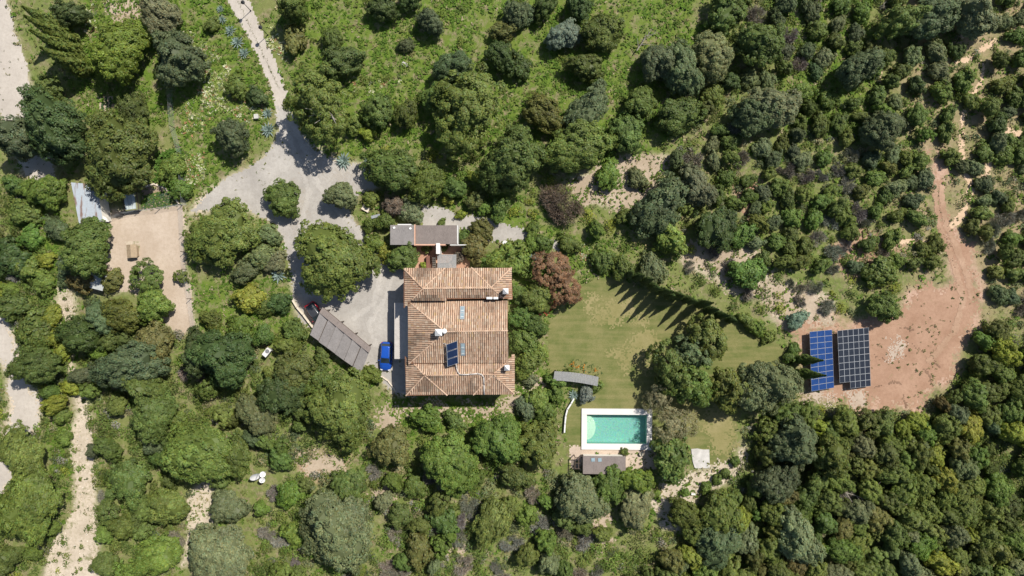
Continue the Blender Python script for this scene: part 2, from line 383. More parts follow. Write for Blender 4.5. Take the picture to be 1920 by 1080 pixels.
for i, k in enumerate(['scar_b', 'scar_c', 'scar_e', 'scar_f', 'scar_g', 'scar_h', 'scar_i', 'scar_j', 'bare_top']): patch('bare_soil', PW[k], 0.013, M_DRY, 1.2, fray=1.5, nscale=2.0, seed=30 + i)
M_TERRA = m_soil('terracotta_paving', (0.36, 0.20, 0.135), (0.44, 0.27, 0.19), (0.30, 0.17, 0.11), 0.3, 2.0)
patch('courtyard', PW['court'], 0.03, M_TERRA, 0.0, fray=0.0, seed=1)
M_PAVE = m_soil('stone_paving', (0.40, 0.32, 0.25), (0.50, 0.41, 0.33), (0.30, 0.23, 0.17), 0.4, 2.0)
patch('pool_terrace', PW['terr'], 0.032, M_PAVE, 0.25, fray=0.3, seed=1)
# footpaths worn through the scrub on the right
def trail(pts, w, z=0.03, mat=None, seed=1):
    w2 = [P(*p) for p in pts]; l, r = [], []
    for i, p in enumerate(w2):
        a = np.array(w2[max(0, i - 1)]); b = np.array(w2[min(len(w2) - 1, i + 1)]); d = (b - a) / (np.linalg.norm(b - a) + 1e-9)
        n = np.array([-d[1], d[0]]); l.append(np.array(p) + n * w / 2); r.append(np.array(p) - n * w / 2)
    return patch('footpath', np.array(l + r[::-1]), z, mat or M_TRAIL, 0.25, 0.16, 0.2, 0.9, seed)
M_TRAIL = m_soil('trodden_earth', (0.50, 0.36, 0.24), (0.58, 0.43, 0.30), (0.40, 0.28, 0.18), 0.3)
trail([(1802, 250), (1803, 300), (1812, 330), (1822, 350), (1815, 375), (1806, 400), (1790, 420), (1770, 428)], 0.9, seed=1)
trail([(1822, 348), (1838, 340), (1852, 325), (1858, 290)], 0.7, seed=2)
trail([(1803, 255), (1805, 220), (1815, 190), (1840, 155), (1842, 125), (1830, 102)], 0.5, seed=3)
trail([(1830, 102), (1812, 112), (1790, 118)], 0.6, seed=4)
trail([(1830, 102), (1850, 88), (1868, 72)], 0.7, seed=5)
trail([(1790, 80), (1815, 62), (1835, 45)], 0.7, seed=6)
trail([(1750, 455), (1720, 452), (1680, 452), (1660, 485)], 0.6, seed=7)
trail([(1876, 248), (1895, 245), (1925, 258)], 0.8, seed=8)
trail([(1650, 130), (1648, 155), (1655, 190), (1652, 210)], 0.5, seed=9)

M_RUT = m_soil('rut_earth', (0.30, 0.19, 0.125), (0.42, 0.285, 0.20), (0.25, 0.155, 0.10), 0.5)
trail([(1765, 345), (1768, 390), (1775, 425), (1795, 470), (1812, 515), (1822, 560)], 0.8, 0.034, M_RUT, 11)
trail([(1752, 350), (1756, 392), (1762, 428), (1778, 470), (1796, 520), (1806, 565), (1790, 620), (1740, 680)], 0.8, 0.034, M_RUT, 12)
M_WORN = m_soil('worn_turf', (0.205, 0.185, 0.075), (0.265, 0.228, 0.11), (0.15, 0.15, 0.05), 0.6)
patch('worn_turf', np.array(WP([(1150, 660), (1215, 610), (1230, 640), (1200, 690), (1170, 700)])), 0.026, M_WORN, 2.6, 0.2, 2.2, 2.0, 51)
patch('worn_turf', np.array(WP([(1110, 560), (1180, 575), (1200, 600), (1120, 590)])), 0.026, M_WORN, 2.6, 0.2, 2.4, 2.0, 52)
patch('worn_turf', np.array(WP([(1330, 770), (1375, 780), (1360, 850), (1330, 840)])), 0.026, M_WORN, 2.0, 0.2, 2.0, 2.0, 53)
M_TYRE_ = m_soil('tyre_polished_gravel', (0.35, 0.328, 0.30), (0.44, 0.412, 0.375), (0.29, 0.26, 0.225), 0.3)
M_DUST = m_soil('dusty_gravel', (0.31, 0.28, 0.245), (0.37, 0.34, 0.30), (0.26, 0.23, 0.195), 0.4)
patch('gravel_drift', np.array(WP([(548, 330), (570, 400), (560, 470), (548, 440), (535, 380)])), 0.027, M_DUST, 1.8, 0.2, 2.0, 1.5, 54)
patch('gravel_drift', np.array(WP([(600, 300), (680, 322), (680, 345), (600, 330)])), 0.027, M_DUST, 1.8, 0.2, 2.0, 1.5, 55)
for i, tr_ in enumerate(([(530, 230), (560, 300), (580, 360), (565, 420), (552, 480)], [(545, 226), (578, 296), (600, 350), (640, 405), (690, 450), (715, 510), (700, 570), (660, 600)], [(740, 510), (722, 560), (690, 610), (705, 650)])): trail(tr_, 0.7, 0.03, M_TYRE_, 60 + i).name = 'wheel_track'

M_CRACK = m_soil('washed_gully', (0.17, 0.105, 0.07), (0.24, 0.15, 0.10), (0.13, 0.085, 0.055), 0.5)
cr_ = np.random.default_rng(9)
for i, (x0, y0, x1, y1) in enumerate(((1640, 664, 1668, 680), (1690, 735, 1702, 760), (1730, 690, 1752, 722), (1640, 725, 1690, 715), (1770, 440, 1785, 470), (1782, 468, 1790, 500), (1700, 640, 1730, 660), (1745, 660, 1760, 690), (1690, 610, 1712, 618))):
    pts_ = [(x0 + (x1 - x0) * u + cr_.normal(0, 2.2), y0 + (y1 - y0) * u + cr_.normal(0, 2.2)) for u in np.linspace(0, 1, 6)]
    trail(pts_, 0.16, 0.038, M_CRACK, 80 + i).name = 'gully'
M_CHALK = m_soil('chalky_rubble', (0.37, 0.29, 0.225), (0.44, 0.37, 0.30), (0.30, 0.22, 0.165), 0.5)
for i, q_ in enumerate(([(1665, 650), (1690, 640), (1695, 662), (1672, 672)], [(1592, 735), (1618, 735), (1620, 758), (1598, 762)], [(1505, 735), (1560, 738), (1555, 750), (1505, 750)])): patch('rubble_patch', np.array(WP(q_)), 0.03, M_CHALK, 1.2, 0.16, 1.8, 1.2, 90 + i)
# ================================================================ BUILDINGS
M_WALL = plain('lime_render', (0.70, 0.66, 0.58), 0.9, scale=1.5, var=0.06)
M_WHITE = plain('white_paint', (0.62, 0.61, 0.59), 0.6, var=0.05)
M_CAP = plain('white_chimney', (0.76, 0.75, 0.73), 0.8, var=0.08, scale=6)
M_GREYM = plain('grey_metal', (0.32, 0.34, 0.35), 0.45, 0.4)
M_GALV = plain('galvanised_rail', (0.55, 0.58, 0.60), 0.4, 0.5, var=0.05)
M_WOODD = plain('dark_timber', (0.09, 0.065, 0.05), 0.8)
M_PORCH = plain('porch_flag', (0.42, 0.39, 0.36), 0.9, scale=2)
M_DECK = plain('tile_bed', (0.24, 0.12, 0.07), 0.9, scale=4, var=0.3)
def glass(name, col, rough=0.08, spec=0.6):
    m, nt, b, o = new_mat(name); b.inputs['Roughness'].default_value = rough; b.inputs['Specular IOR Level'].default_value = spec
    L(nt, mix(nt, ramp(nt, noise(nt, objco(nt), 1.2, 3), 0.35, 0.65), col, tuple(min(1, x * 1.35) for x in col)), b.inputs['Base Color'])
    return m
M_GLASS = glass('dark_glass', (0.02, 0.03, 0.035))
M_PANE = glass('skylight_glass', (0.20, 0.27, 0.30))
M_COLL = glass('collector_glass', (0.012, 0.022, 0.055), 0.15)

PAL = np.array([(0.62, 0.40, 0.27), (0.70, 0.48, 0.34), (0.74, 0.58, 0.43), (0.56, 0.33, 0.21), (0.66, 0.43, 0.31), (0.40, 0.235, 0.155), (0.70, 0.53, 0.40), (0.78, 0.66, 0.52), (0.33, 0.21, 0.15), (0.63, 0.42, 0.16)])
PWT = np.array([0.19, 0.17, 0.14, 0.13, 0.13, 0.07, 0.07, 0.05, 0.03, 0.02]); PWT = PWT / PWT.sum()
PITCH = 0.285
def inpoly(poly, X, Y): return sdf(poly, X, Y) < 0
def plane_z(p):
    a, b, c = (np.array(q, float) for q in p[:3]); n = np.cross(b - a, c - a)
    return lambda x, y: a[2] - (n[0] * (x - a[0]) + n[1] * (y - a[1])) / n[2]
def tile_facet(parent, pts, down, dark=0.0, seed=0):
    """one roof slope: bed slab + every cover tile as a tapered half-barrel, laid in courses down the slope"""
    rg = np.random.default_rng(100 + seed); zf = plane_z(pts); poly = np.array([(p[0], p[1]) for p in pts])
    MB().slab([(p[0], p[1], p[2] - 0.03) for p in pts], 0.14).build('roof_slope', M_DECK, parent)
    d = np.array(down, float); d /= np.linalg.norm(d); a = np.array([-d[1], d[0]])
    U = poly @ a; Vv = poly @ d
    us = np.arange(math.floor(U.min() / PITCH) * PITCH, U.max(), PITCH); vs_ = np.arange(math.floor(Vv.min() / 0.4) * 0.4, Vv.max() + 0.4, 0.4)
    UU, VV = np.meshgrid(us, vs_); UU = UU.ravel() + rg.normal(0, 0.006, UU.size); VV = VV.ravel()
    X = a[0] * UU + d[0] * VV; Y = a[1] * UU + d[1] * VV; s = inpoly(poly, X, Y); X, Y = X[s], Y[s]; n = len(X)
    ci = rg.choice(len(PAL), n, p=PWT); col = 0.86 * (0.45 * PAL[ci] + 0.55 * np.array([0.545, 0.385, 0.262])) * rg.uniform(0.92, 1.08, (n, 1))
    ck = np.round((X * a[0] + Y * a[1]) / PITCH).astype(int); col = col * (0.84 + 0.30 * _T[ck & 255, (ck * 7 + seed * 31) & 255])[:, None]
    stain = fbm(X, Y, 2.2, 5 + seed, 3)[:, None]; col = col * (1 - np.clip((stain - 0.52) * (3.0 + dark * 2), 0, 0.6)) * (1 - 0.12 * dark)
    ang = np.linspace(0, math.pi, 6); verts, cols = [], []
    for e, r, lift in ((-0.215, 0.086, 0.0), (0.215, 0.094, 0.008)):
        for t in ang:
            x = X + d[0] * e + a[0] * math.cos(t) * r; y = Y + d[1] * e + a[1] * math.cos(t) * r
            z = zf(X + d[0] * e, Y + d[1] * e) + math.sin(t) * r * 1.05 + lift - 0.01
            verts.append(np.stack([x, y, z], -1)); cols.append(col)
    V = np.stack(verts, 1).reshape(-1, 3); C = np.stack(cols, 1).reshape(-1, 3)
    base = np.arange(n)[:, None] * 12
    F = np.concatenate([base + np.array([[k, k + 6, k + 7, k + 1]]) for k in range(5)])
    # pan tiles between the covers: shallow strips, one per course, darkened in colour for the shade there
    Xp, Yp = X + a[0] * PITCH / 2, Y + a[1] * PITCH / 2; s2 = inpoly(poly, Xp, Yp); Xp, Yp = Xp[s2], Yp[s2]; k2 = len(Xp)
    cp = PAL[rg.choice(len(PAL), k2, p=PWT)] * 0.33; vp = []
    for e, w, lift in ((-0.21, -0.08, 0), (-0.21, 0.08, 0), (0.21, 0.08, 0.02), (0.21, -0.08, 0.02)):
        x = Xp + d[0] * e + a[0] * w; y = Yp + d[1] * e + a[1] * w
        vp.append(np.stack([x, y, zf(Xp + d[0] * e, Yp + d[1] * e) - 0.015 + lift], -1))
    V2 = np.stack(vp, 1).reshape(-1, 3); F2 = np.arange(k2 * 4).reshape(-1, 4) + len(V)
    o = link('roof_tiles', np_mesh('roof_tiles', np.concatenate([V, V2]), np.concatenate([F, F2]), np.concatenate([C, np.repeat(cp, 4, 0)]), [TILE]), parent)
    o['kind'] = 'stuff'; return o
def ridge(parent, p0, p1, r=0.13, seed=0):
    rg = np.random.default_rng(seed); p0, p1 = Vector(p0), Vector(p1); n = max(2, int((p1 - p0).length / 0.42)); m = MB()
    for i in range(n):
        a = p0.lerp(p1, i / n); b = p0.lerp(p1, (i + 1.12) / n); c = (0.58, 0.41, 0.29) if rg.random() < 0.6 else (0.46, 0.31, 0.21)
        k = rg.uniform(0.85, 1.1); m.tube(a, b, r * 0.88, r, 8, tint=tuple(x * k for x in c))
    return m.build('ridge_cap', TILE, parent)

villa = thing('villa', 'large villa with hipped terracotta tile roof at the centre', 'house', (*P(858, 622, 0), 0))
vx, vy = villa.location.x, villa.location.y
def H(px, py, h): x, y = P(px, py, h); return (x - vx, y - vy, h)
NE_, ME_, SE_ = 6.5, 6.2, 5.5          # eave heights of the north, middle and south roofs
NR, MR, SR = NE_ + 1.05, ME_ + 1.75, SE_ + 1.05
# --- north roof
n_nw, n_ne = H(757, 504, NE_), H(959, 502, NE_)
n_w, n_e = H(793, 541, NR), H(921, 539, NR)
nsh = NR - 0.58
n_sw, n_se = H(773, 562, nsh), H(944, 559.5, nsh)
n_wl, n_el = H(757, 578, NE_), H(961, 561, NE_ + 0.05)
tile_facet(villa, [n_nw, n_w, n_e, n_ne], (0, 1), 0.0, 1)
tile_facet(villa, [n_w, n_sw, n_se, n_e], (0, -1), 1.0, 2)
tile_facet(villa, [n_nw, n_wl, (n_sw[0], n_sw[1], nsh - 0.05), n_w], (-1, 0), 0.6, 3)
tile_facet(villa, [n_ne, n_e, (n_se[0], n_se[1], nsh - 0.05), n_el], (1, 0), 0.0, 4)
for i, (a, b) in enumerate([(n_nw, n_w), (n_w, n_e), (n_e, n_ne), (n_w, n_sw), (n_e, n_se), (n_w, H(834, 503, NE_ + 0.02)), (n_e, H(884, 502, NE_ + 0.02))]): ridge(villa, a, b, 0.105, i)
# --- middle roof
m_nw, m_sw = H(764, 564, ME_), H(767, 682, ME_)
m_w, m_e = H(835, 622, MR), H(951.5, 620, MR)
m_ne, m_se = H(952, 562, ME_), H(953, 680, ME_)
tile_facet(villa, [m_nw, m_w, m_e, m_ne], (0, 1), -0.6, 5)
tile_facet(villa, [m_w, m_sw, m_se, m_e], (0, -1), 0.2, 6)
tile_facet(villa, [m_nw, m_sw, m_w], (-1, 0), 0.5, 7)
for i, (a, b) in enumerate([(m_nw, m_w), (m_w, m_sw), (m_w, m_e)]): ridge(villa, a, b, 0.105, 10 + i)
# --- south roof
s_w, s_e = H(796, 704, SR), H(925, 702, SR)
ssh = SR - 0.56
s_nw, s_ne = H(776, 682, ssh), H(949, 680, ssh)
s_wl, s_el = H(759, 668, SE_), H(963, 664, SE_)
s_sw, s_se = H(761, 742, SE_), H(963.5, 738, SE_)
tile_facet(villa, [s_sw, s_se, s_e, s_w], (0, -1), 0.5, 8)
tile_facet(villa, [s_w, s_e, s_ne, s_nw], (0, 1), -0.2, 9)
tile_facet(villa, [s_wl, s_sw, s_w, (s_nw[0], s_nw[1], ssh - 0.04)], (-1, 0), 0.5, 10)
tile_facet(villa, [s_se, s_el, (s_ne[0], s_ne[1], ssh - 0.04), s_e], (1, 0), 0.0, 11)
for i, (a, b) in enumerate([(s_sw, s_w), (s_w, s_e), (s_e, s_se), (s_w, s_nw), (s_e, s_ne), (s_w, H(838, 741, SE_ + 0.02)), (s_e, H(888, 740, SE_ + 0.02))]): ridge(villa, a, b, 0.105, 20 + i)
# --- walls under the eaves
def wall_block(x0, y0, x1, y1, h):
    a, b = H(x0, y0, h), H(x1, y1, h); ins = 0.45
    cx, cy = (a[0] + b[0]) / 2, (a[1] + b[1]) / 2; dx, dy = abs(b[0] - a[0]) - 2 * ins, abs(b[1] - a[1]) - 2 * ins
    MB().box((cx, cy, (h - 0.2) / 2), (dx, dy, h - 0.2)).build('wall', M_WALL, villa)
    return cx, cy, dx, dy
nb = wall_block(757, 504, 960, 566, NE_); mbk = wall_block(764, 562, 952, 682, ME_); sb = wall_block(760, 675, 963, 741, SE_)
for f, (bx, by, dx, dy) in enumerate((nb, mbk, sb)):                      # windows in the outer walls
    for sgn in (-1, 1):
        for zc in (1.6, 4.2):
            wv = MB().box((bx + sgn * dx / 2, by, zc), (0.08, 1.1, 1.3)).build('window', M_WHITE, villa)
            MB().box((bx + sgn * (dx / 2 + 0.03), by, zc), (0.06, 0.9, 1.1)).build('pane', M_GLASS, wv)
for k in range(4):
    for zc in (1.5, 4.0):
        x = sb[0] - 5.4 + k * 3.6
        wv = MB().box((x, sb[1] - sb[3] / 2, zc), (1.2, 0.08, 1.4)).build('window', M_WHITE, villa)
        MB().box((x, sb[1] - sb[3] / 2 - 0.03, zc), (1.0, 0.06, 1.2)).build('pane', M_GLASS, wv)
# --- porch along the west side (flat roof, half in the shade of the eaves)
pa, pb = H(739.5, 568, 3.0), H(766, 673, 3.0)
pw, pl = pb[0] - pa[0], pa[1] - pb[1]
MB().box(((pa[0] + pb[0]) / 2, (pa[1] + pb[1]) / 2, 2.9), (pw, pl, 0.2)).build('porch_roof', M_PORCH, villa)
for k in range(5):
    MB().box((pa[0] + 0.25, pa[1] - 0.3 - k * (pl - 0.6) / 4, 1.4), (0.3, 0.3, 2.8)).build('porch_column', M_WALL, villa)
# --- chimneys
def chimney(px, py, zb, ht, w, name='chimney'):
    x, y, _ = H(px, py, zb + ht)
    c = MB().box((x, y, zb + ht / 2 - 0.35), (w * 0.8, w * 0.8, ht)).build(name, M_CAP, villa)
    MB().box((x, y, zb + ht - 0.12), (w * 1.05, w * 1.05, 0.1)).box((x, y, zb + ht + 0.16), (w, w, 0.42), taper=0.12).build('chimney_cap', M_CAP, c)
chimney(822, 623.5, MR - 0.2, 1.2, 0.86); chimney(948, 546, NE_ + 0.5, 1.5, 0.7); chimney(950.5, 690, SE_ + 0.4, 1.5, 0.66)
x, y, _ = H(833, 621, MR + 0.7)
MB().lathe([(0.2, -0.6), (0.2, 0.6), (0.36, 0.62), (0.34, 0.78), (0.12, 0.95)], (x, y, MR), 14).build('flue_pipe', M_CAP, villa, True)
for px, w in ((917.5, 0.78), (929.5, 0.62)):
    x, y, _ = H(px, 559, NR)
    MB().box((x, y, nsh + 0.05), (w, 0.3, 0.5)).build('roof_vent', M_CAP, villa, bevel=0.03)
# --- skylights
def skylight(px, py, zf, slope):
    x, y, z = H(px, py, zf)
    f = MB().box((x, y, z + 0.14), (0.62, 1.75, 0.12), tilt=(0, slope)).build('skylight', M_GREYM, villa)
    for k in (-1, 1):
        MB().box((x, y + k * 0.42, z + 0.17 + slope * k * 0.42), (0.4, 0.66, 0.1), tilt=(0, slope)).build('pane', M_PANE, f)
        MB().box((x, y + k * 0.42 - 0.12, z + 0.215 + slope * k * 0.42 - slope * 0.12), (0.4, 0.06, 0.05), tilt=(0, slope)).build('blind', M_WHITE, f)
zs = lambda py, ridge_py, e_py, hr, he: hr + (he - hr) * abs(py - ridge_py) / abs(e_py - ridge_py)
skylight(867, 586, zs(586, 621, 563, MR, ME_), -(MR - ME_) / 4.2); skylight(868, 655, zs(655, 621, 681, MR, ME_), (MR - ME_) / 4.2)
# --- solar water collectors on a raised frame
zr = zs(665, 621, 681, MR, ME_)
c_tl, c_tr, c_bl, c_br = (Vector(H(*q)) for q in ((837, 645.5, zr + 1.35), (857.5, 638.5, zr + 1.75), (839, 688, zr + 0.35), (859, 681.5, zr + 0.75)))
for k in range(3):
    q = [c_tl.lerp(c_bl, (k + 0.04) / 3), c_tl.lerp(c_bl, (k + 0.97) / 3), c_tr.lerp(c_br, (k + 0.97) / 3), c_tr.lerp(c_br, (k + 0.04) / 3)]
    cen = sum(q, Vector()) / 4
    f = MB().slab(q, 0.09).build('solar_collector', M_GALV, villa)
    MB().slab([cen.lerp(p_, 0.93) + Vector((0, 0, 0.012)) for p_ in q], 0.02).build('collector_glass', M_COLL, f)
mf = MB()
for p_ in (c_tl, c_tr, c_bl, c_br): mf.tube(p_ - Vector((0, 0, 0.05)), (p_.x, p_.y, zr - 0.2), 0.03, n=6)
mf.tube(c_tl, c_bl, 0.03, n=6); mf.tube(c_tr, c_br, 0.03, n=6); mf.build('collector_frame', M_GREYM, villa)
# --- white pipe across the south roof
M_PIPE = plain('aged_pipe', (0.48, 0.44, 0.40), 0.7)
pp = [(855, 681, ME_ + 0.35), (856, 690, SR - 0.05), (858.5, 698, SR + 0.1), (863, 702.5, SR + 0.2), (880, 702, SR + 0.2), (895, 700.5, SR + 0.18), (903, 702, SR + 0.15), (907, 708, SR - 0.05), (907.5, 722, SE_ + 0.6), (908, 740, SE_ + 0.2)]
MB().path([H(*q) for q in pp], 0.085, 8).build('white_pipe', M_PIPE, villa, True)
MB().path([H(*q) for q in ((837, 647, zr + 1.3), (834, 643.5, zr + 0.9), (829.5, 645, zr + 0.6), (829, 650, zr + 0.3))], 0.06, 6).build('white_pipe', M_PIPE, villa, True)

# ================================================================ OUTBUILDINGS
def m_heather(name, col):
    m, nt, b, o = new_mat(name); v = objco(nt)
    mp = N(nt, 'ShaderNodeMapping'); mp.inputs['Scale'].default_value = (9, 1.2, 2); L(nt, v, mp.inputs[0])
    f = noise(nt, mp.outputs[0], 3.0, 5, 0.7); g_ = noise(nt, v, 0.9, 4)
    c = mix(nt, ramp(nt, f, 0.3, 0.7), tuple(x * 0.65 for x in col), tuple(x * 1.25 for x in col))
    c = mix(nt, ramp(nt, g_, 0.4, 0.7, 0, 0.35), c, tuple(x * 1.4 for x in col))
    L(nt, c, b.inputs['Base Color']); b.inputs['Roughness'].default_value = 0.95; b.inputs['Specular IOR Level'].default_value = 0.1
    bump(nt, b, f, 0.8, 0.05); return m
M_HEATH = m_heather('heather_matting', (0.205, 0.19, 0.182)); M_HEATHB = m_heather('brown_matting', (0.185, 0.157, 0.143))
M_HEATHC = m_heather('lighter_heather_matting', (0.222, 0.206, 0.197))  # same matting in a slightly lighter tone, for every other carport mat
M_TERRAP = plain('terracotta_coping', (0.52, 0.32, 0.23), 0.9, scale=5)

# two low flat-roofed store rooms north of the villa
ox = P(793, 441, 2.6)
def OB(px, py, h): x, y = P(px, py, h); return (x - ox[0], y - ox[1], h)
ann = thing('storehouse', 'low storehouse with two flat grey matting roofs just above the villa', 'outbuilding', (ox[0], ox[1], 0))
a0, a1 = OB(732, 422, 2.9), OB(776, 459, 2.9); b0, b1 = OB(780, 422.5, 2.5), OB(857, 457.5, 2.5)
for (q0, q1, z, nm, mt, tl) in ((a0, a1, 2.9, 'roof', M_HEATH, (0, -0.03)), (b0, b1, 2.5, 'roof', M_HEATHB, (0, 0.02))):
    cx, cy = (q0[0] + q1[0]) / 2, (q0[1] + q1[1]) / 2; w, d = q1[0] - q0[0], q0[1] - q1[1]
    MB().box((cx, cy, z / 2 - 0.1), (w - 0.3, d - 0.3, z - 0.2)).build('wall', M_WALL, ann)
    n = 4 if w > 4 else 2
    for k in range(n):
        MB().box((cx - w / 2 + (k + 0.5) * w / n, cy, z + 0.012 * (k % 2)), (w / n + 0.02, d, 0.1), tilt=tl).build('roof_mat', mt, ann)
for c_, d_ in (((a1[0] + 0.12, (a0[1] + a1[1]) / 2, 1.45), (0.16, a0[1] - a1[1] + 0.2, 3.0)), ((a1[0] + 2.3, b1[1] - 0.1, 1.25), (4.2, 0.18, 2.55))): MB().box(c_, d_).build('parapet', M_TERRAP, ann)
for c_, d_ in (((b1[0] + 0.06, (b0[1] + b1[1]) / 2, 1.3), (0.1, b0[1] - b1[1], 2.6)), ((b1[0] + 0.2, b1[1] - 0.12, 1.2), (2.4, 0.12, 2.4)), (((a0[0] + a1[0]) / 2 + 0.3, a0[1] + 0.08, 1.4), (1.9, 0.14, 2.9))): MB().box(c_, d_).build('white_coping', M_WHITE, ann)
for px, py in ((739, 427), (769.5, 428.5)):
    x, y, _ = OB(px, py, 3.0); MB().box((x, y, 3.02), (0.3, 0.26, 0.12), 0.4).build('roof_weight', M_CAP, ann, bevel=0.02)
x, y, _ = OB(821.5, 466, 2.9)
MB().box((x, y, 1.45), (0.48, 1.45, 2.9)).box((x, y, 2.95), (0.54, 1.5, 0.1)).build('white_flue_wall', M_WHITE, ann)
# slatted pergola over the courtyard, steps and low walls beside it
cx, cy = P(838, 491, 2.4)
pg = thing('courtyard_pergola', 'grey slatted pergola over the terracotta courtyard against the villa', 'pergola', (cx, cy, 0))
M_SLAT = plain('weathered_slat', (0.25, 0.25, 0.245), 0.9, scale=6, var=0.2)
for k in range(15):
    MB().box((-1.25 + k * 0.178, 0, 2.42), (0.15, 2.1, 0.04)).build('slat', M_SLAT, pg)
for s in (-1, 1):
    MB().box((0, s * 0.9, 2.33), (2.6, 0.1, 0.12)).build('beam', M_WOODD, pg)
    for t in (-1, 1): MB().box((t * 1.2, s * 0.9, 1.14), (0.1, 0.1, 2.26)).build('post', M_WOODD, pg)
sx, sy = P(814, 494, 0.4)
st = thing('stone_steps', 'narrow flight of pale stone steps beside the courtyard pergola', 'steps', (sx, sy, 0))
M_STEP = plain('pale_step', (0.60, 0.52, 0.42), 0.9)
for k in range(6): MB().box((0, -0.75 + k * 0.3, 0.08 + 0.07 * k), (0.5, 0.24, 0.16 + 0.14 * k)).build('step', M_STEP, st)
wl = MB()
for (p0, p1, w, h) in (((805, 480), (803, 503), 0.5, 0.9), ((793, 470), (806, 474), 0.2, 0.5)):
    a, b = P(*p0), P(*p1); L_ = math.hypot(b[0] - a[0], b[1] - a[1]); wl.box(((a[0] + b[0]) / 2, (a[1] + b[1]) / 2, h / 2), (w, L_, h) if abs(b[1] - a[1]) > abs(b[0] - a[0]) else (L_, w, h))
tag(wl.build('courtyard_wall', plain('dark_red_render', (0.16, 0.075, 0.055), 0.9)), 'low dark red wall in the terracotta courtyard', 'wall')
# carport with overlapping heather mats
HC = 2.5
k_tl, k_tr, k_br, k_bl = (Vector((*P(*q), HC)) for q in ((614, 575), (703, 649), (684, 696), (590, 626)))
k_tl.z = k_tr.z = 2.75; k_bl.z = k_br.z = 2.35
kc = (k_tl + k_tr + k_br + k_bl) / 4
cp = thing('carport', 'long carport roofed with overlapping grey heather mats beside the driveway', 'carport', (kc.x, kc.y, 0))
q_ = [v - Vector((kc.x, kc.y, 0)) for v in (k_tl, k_tr, k_br, k_bl)]
NM = 6
for k in range(NM):
    a, b = (k + 0.015 + 0.01 * (k % 3)) / NM, (k + 0.965) / NM; z = Vector((0, 0, 0.14))
    e = 0.16
    w0, w1 = q_[0].lerp(q_[3], e), q_[1].lerp(q_[2], e)
    pts = [w0.lerp(w1, a) + z, q_[3].lerp(q_[2], a) + z, q_[3].lerp(q_[2], b) + Vector((0, 0, -0.10)), w0.lerp(w1, b) + Vector((0, 0, -0.10))]
    o_ = MB().slab([v_ + Vector((random.uniform(-0.05, 0.05), random.uniform(-0.05, 0.05), 0)) for v_ in pts], 0.07).build('roof_mat', M_HEATH if k % 2 else M_HEATHC, cp)
w0, w1 = q_[0].lerp(q_[3], 0.2), q_[1].lerp(q_[2], 0.2)
MB().slab([q_[0] - Vector((0, 0, 0.1)), w0 + Vector((0, 0, 0.2)), w1 + Vector((0, 0, 0.2)), q_[1] - Vector((0, 0, 0.1))], 0.06).build('front_mat', M_HEATHB, cp)
MB().slab([v_.lerp(Vector((0, 0, v_.z)), 0.03) - Vector((0, 0, 0.16)) for v_ in (q_[0], q_[3], q_[2], q_[1])], 0.03).build('gap_shade_sheet', M_WOODD, cp)  # dark sheet added below the mats, standing in for the shadow lines between them
for k in range(4):
    for a, b in ((q_[0], q_[1]), (q_[3], q_[2])):
        p_ = a.lerp(b, 0.04 + k * 0.306); p_ = p_.lerp(Vector((0, 0, p_.z)), 0.05)
        MB().tube((p_.x, p_.y, 0), (p_.x, p_.y, p_.z - 0.12), 0.07, n=8).build('post', M_WOODD, cp)
for a, b in ((q_[0], q_[1]), (q_[3], q_[2])):
    MB().tube(a.lerp(b, 0.02) - Vector((0, 0, 0.22)), a.lerp(b, 0.98) - Vector((0, 0, 0.22)), 0.06, n=6).build('beam', M_WOODD, cp)
# garden shed with rusty corrugated roof, glasshouse, kennel, lean-to
def m_rusty(name, base):
    m, nt, b, o = new_mat(name); v = objco(nt)
    mp = N(nt, 'ShaderNodeMapping'); mp.inputs['Scale'].default_value = (1.0, 0.16, 1); mp.inputs['Rotation'].default_value = (0, 0, -0.12); L(nt, v, mp.inputs[0])
    f = noise(nt, mp.outputs[0], 1.7, 5, 0.65); g_ = noise(nt, v, 5, 4)
    c = mix(nt, ramp(nt, f, 0.52, 0.62), base, (0.19, 0.12, 0.095)); c = mix(nt, ramp(nt, g_, 0.5, 0.8, 0, 0.4), c, tuple(x * 0.7 for x in base))
    L(nt, c, b.inputs['Base Color']); b.inputs['Roughness'].default_value = 0.55; b.inputs['Metallic'].default_value = 0.15; return m
M_RUST = m_rusty('rusty_sheet', (0.36, 0.40, 0.44))
sh = thing('tin_shed', 'shed with rust-streaked pale grey corrugated roof below the big oak', 'shed', (*P(164, 385, 2.3), 0))
so = sh.location
def SHP(px, py, h): x, y = P(px, py, h); return Vector((x - so.x, y - so.y, h))
t_tl, t_tr, t_br, t_bl = SHP(133, 342, 2.4), SHP(182, 346, 2.5), SHP(193, 414, 2.4), SHP(149, 423, 2.3)
for k in range(6):                                                        # six overlapping sheets, each ribbed
    m = MB(); nr = 10
    for i in range(nr):
        for half in (0, 1):
            f0, f1 = (k + (i + half * 0.5) / nr) / 6, (k + (i + half * 0.5 + 0.5) / nr) / 6
            z0, z1 = (0, 0.045) if half == 0 else (0.045, 0)
            lift = Vector((0, 0, 0.012 * (k % 2)))
            p = [t_tl.lerp(t_tr, f0), t_bl.lerp(t_br, f0), t_bl.lerp(t_br, f1), t_tl.lerp(t_tr, f1)]
            m.add([p[0] + lift + Vector((0, 0, z0)), p[1] + lift + Vector((0, 0, z0)), p[2] + lift + Vector((0, 0, z1)), p[3] + lift + Vector((0, 0, z1))], [(0, 1, 2, 3)])
    m.build('roof_sheet', M_RUST, sh)
MB().slab([t_tl * 0.93 - Vector((0, 0, 0.0)), t_bl * 0.93, t_br * 0.93, t_tr * 0.93], 2.2).build('wall', M_WALL, sh)
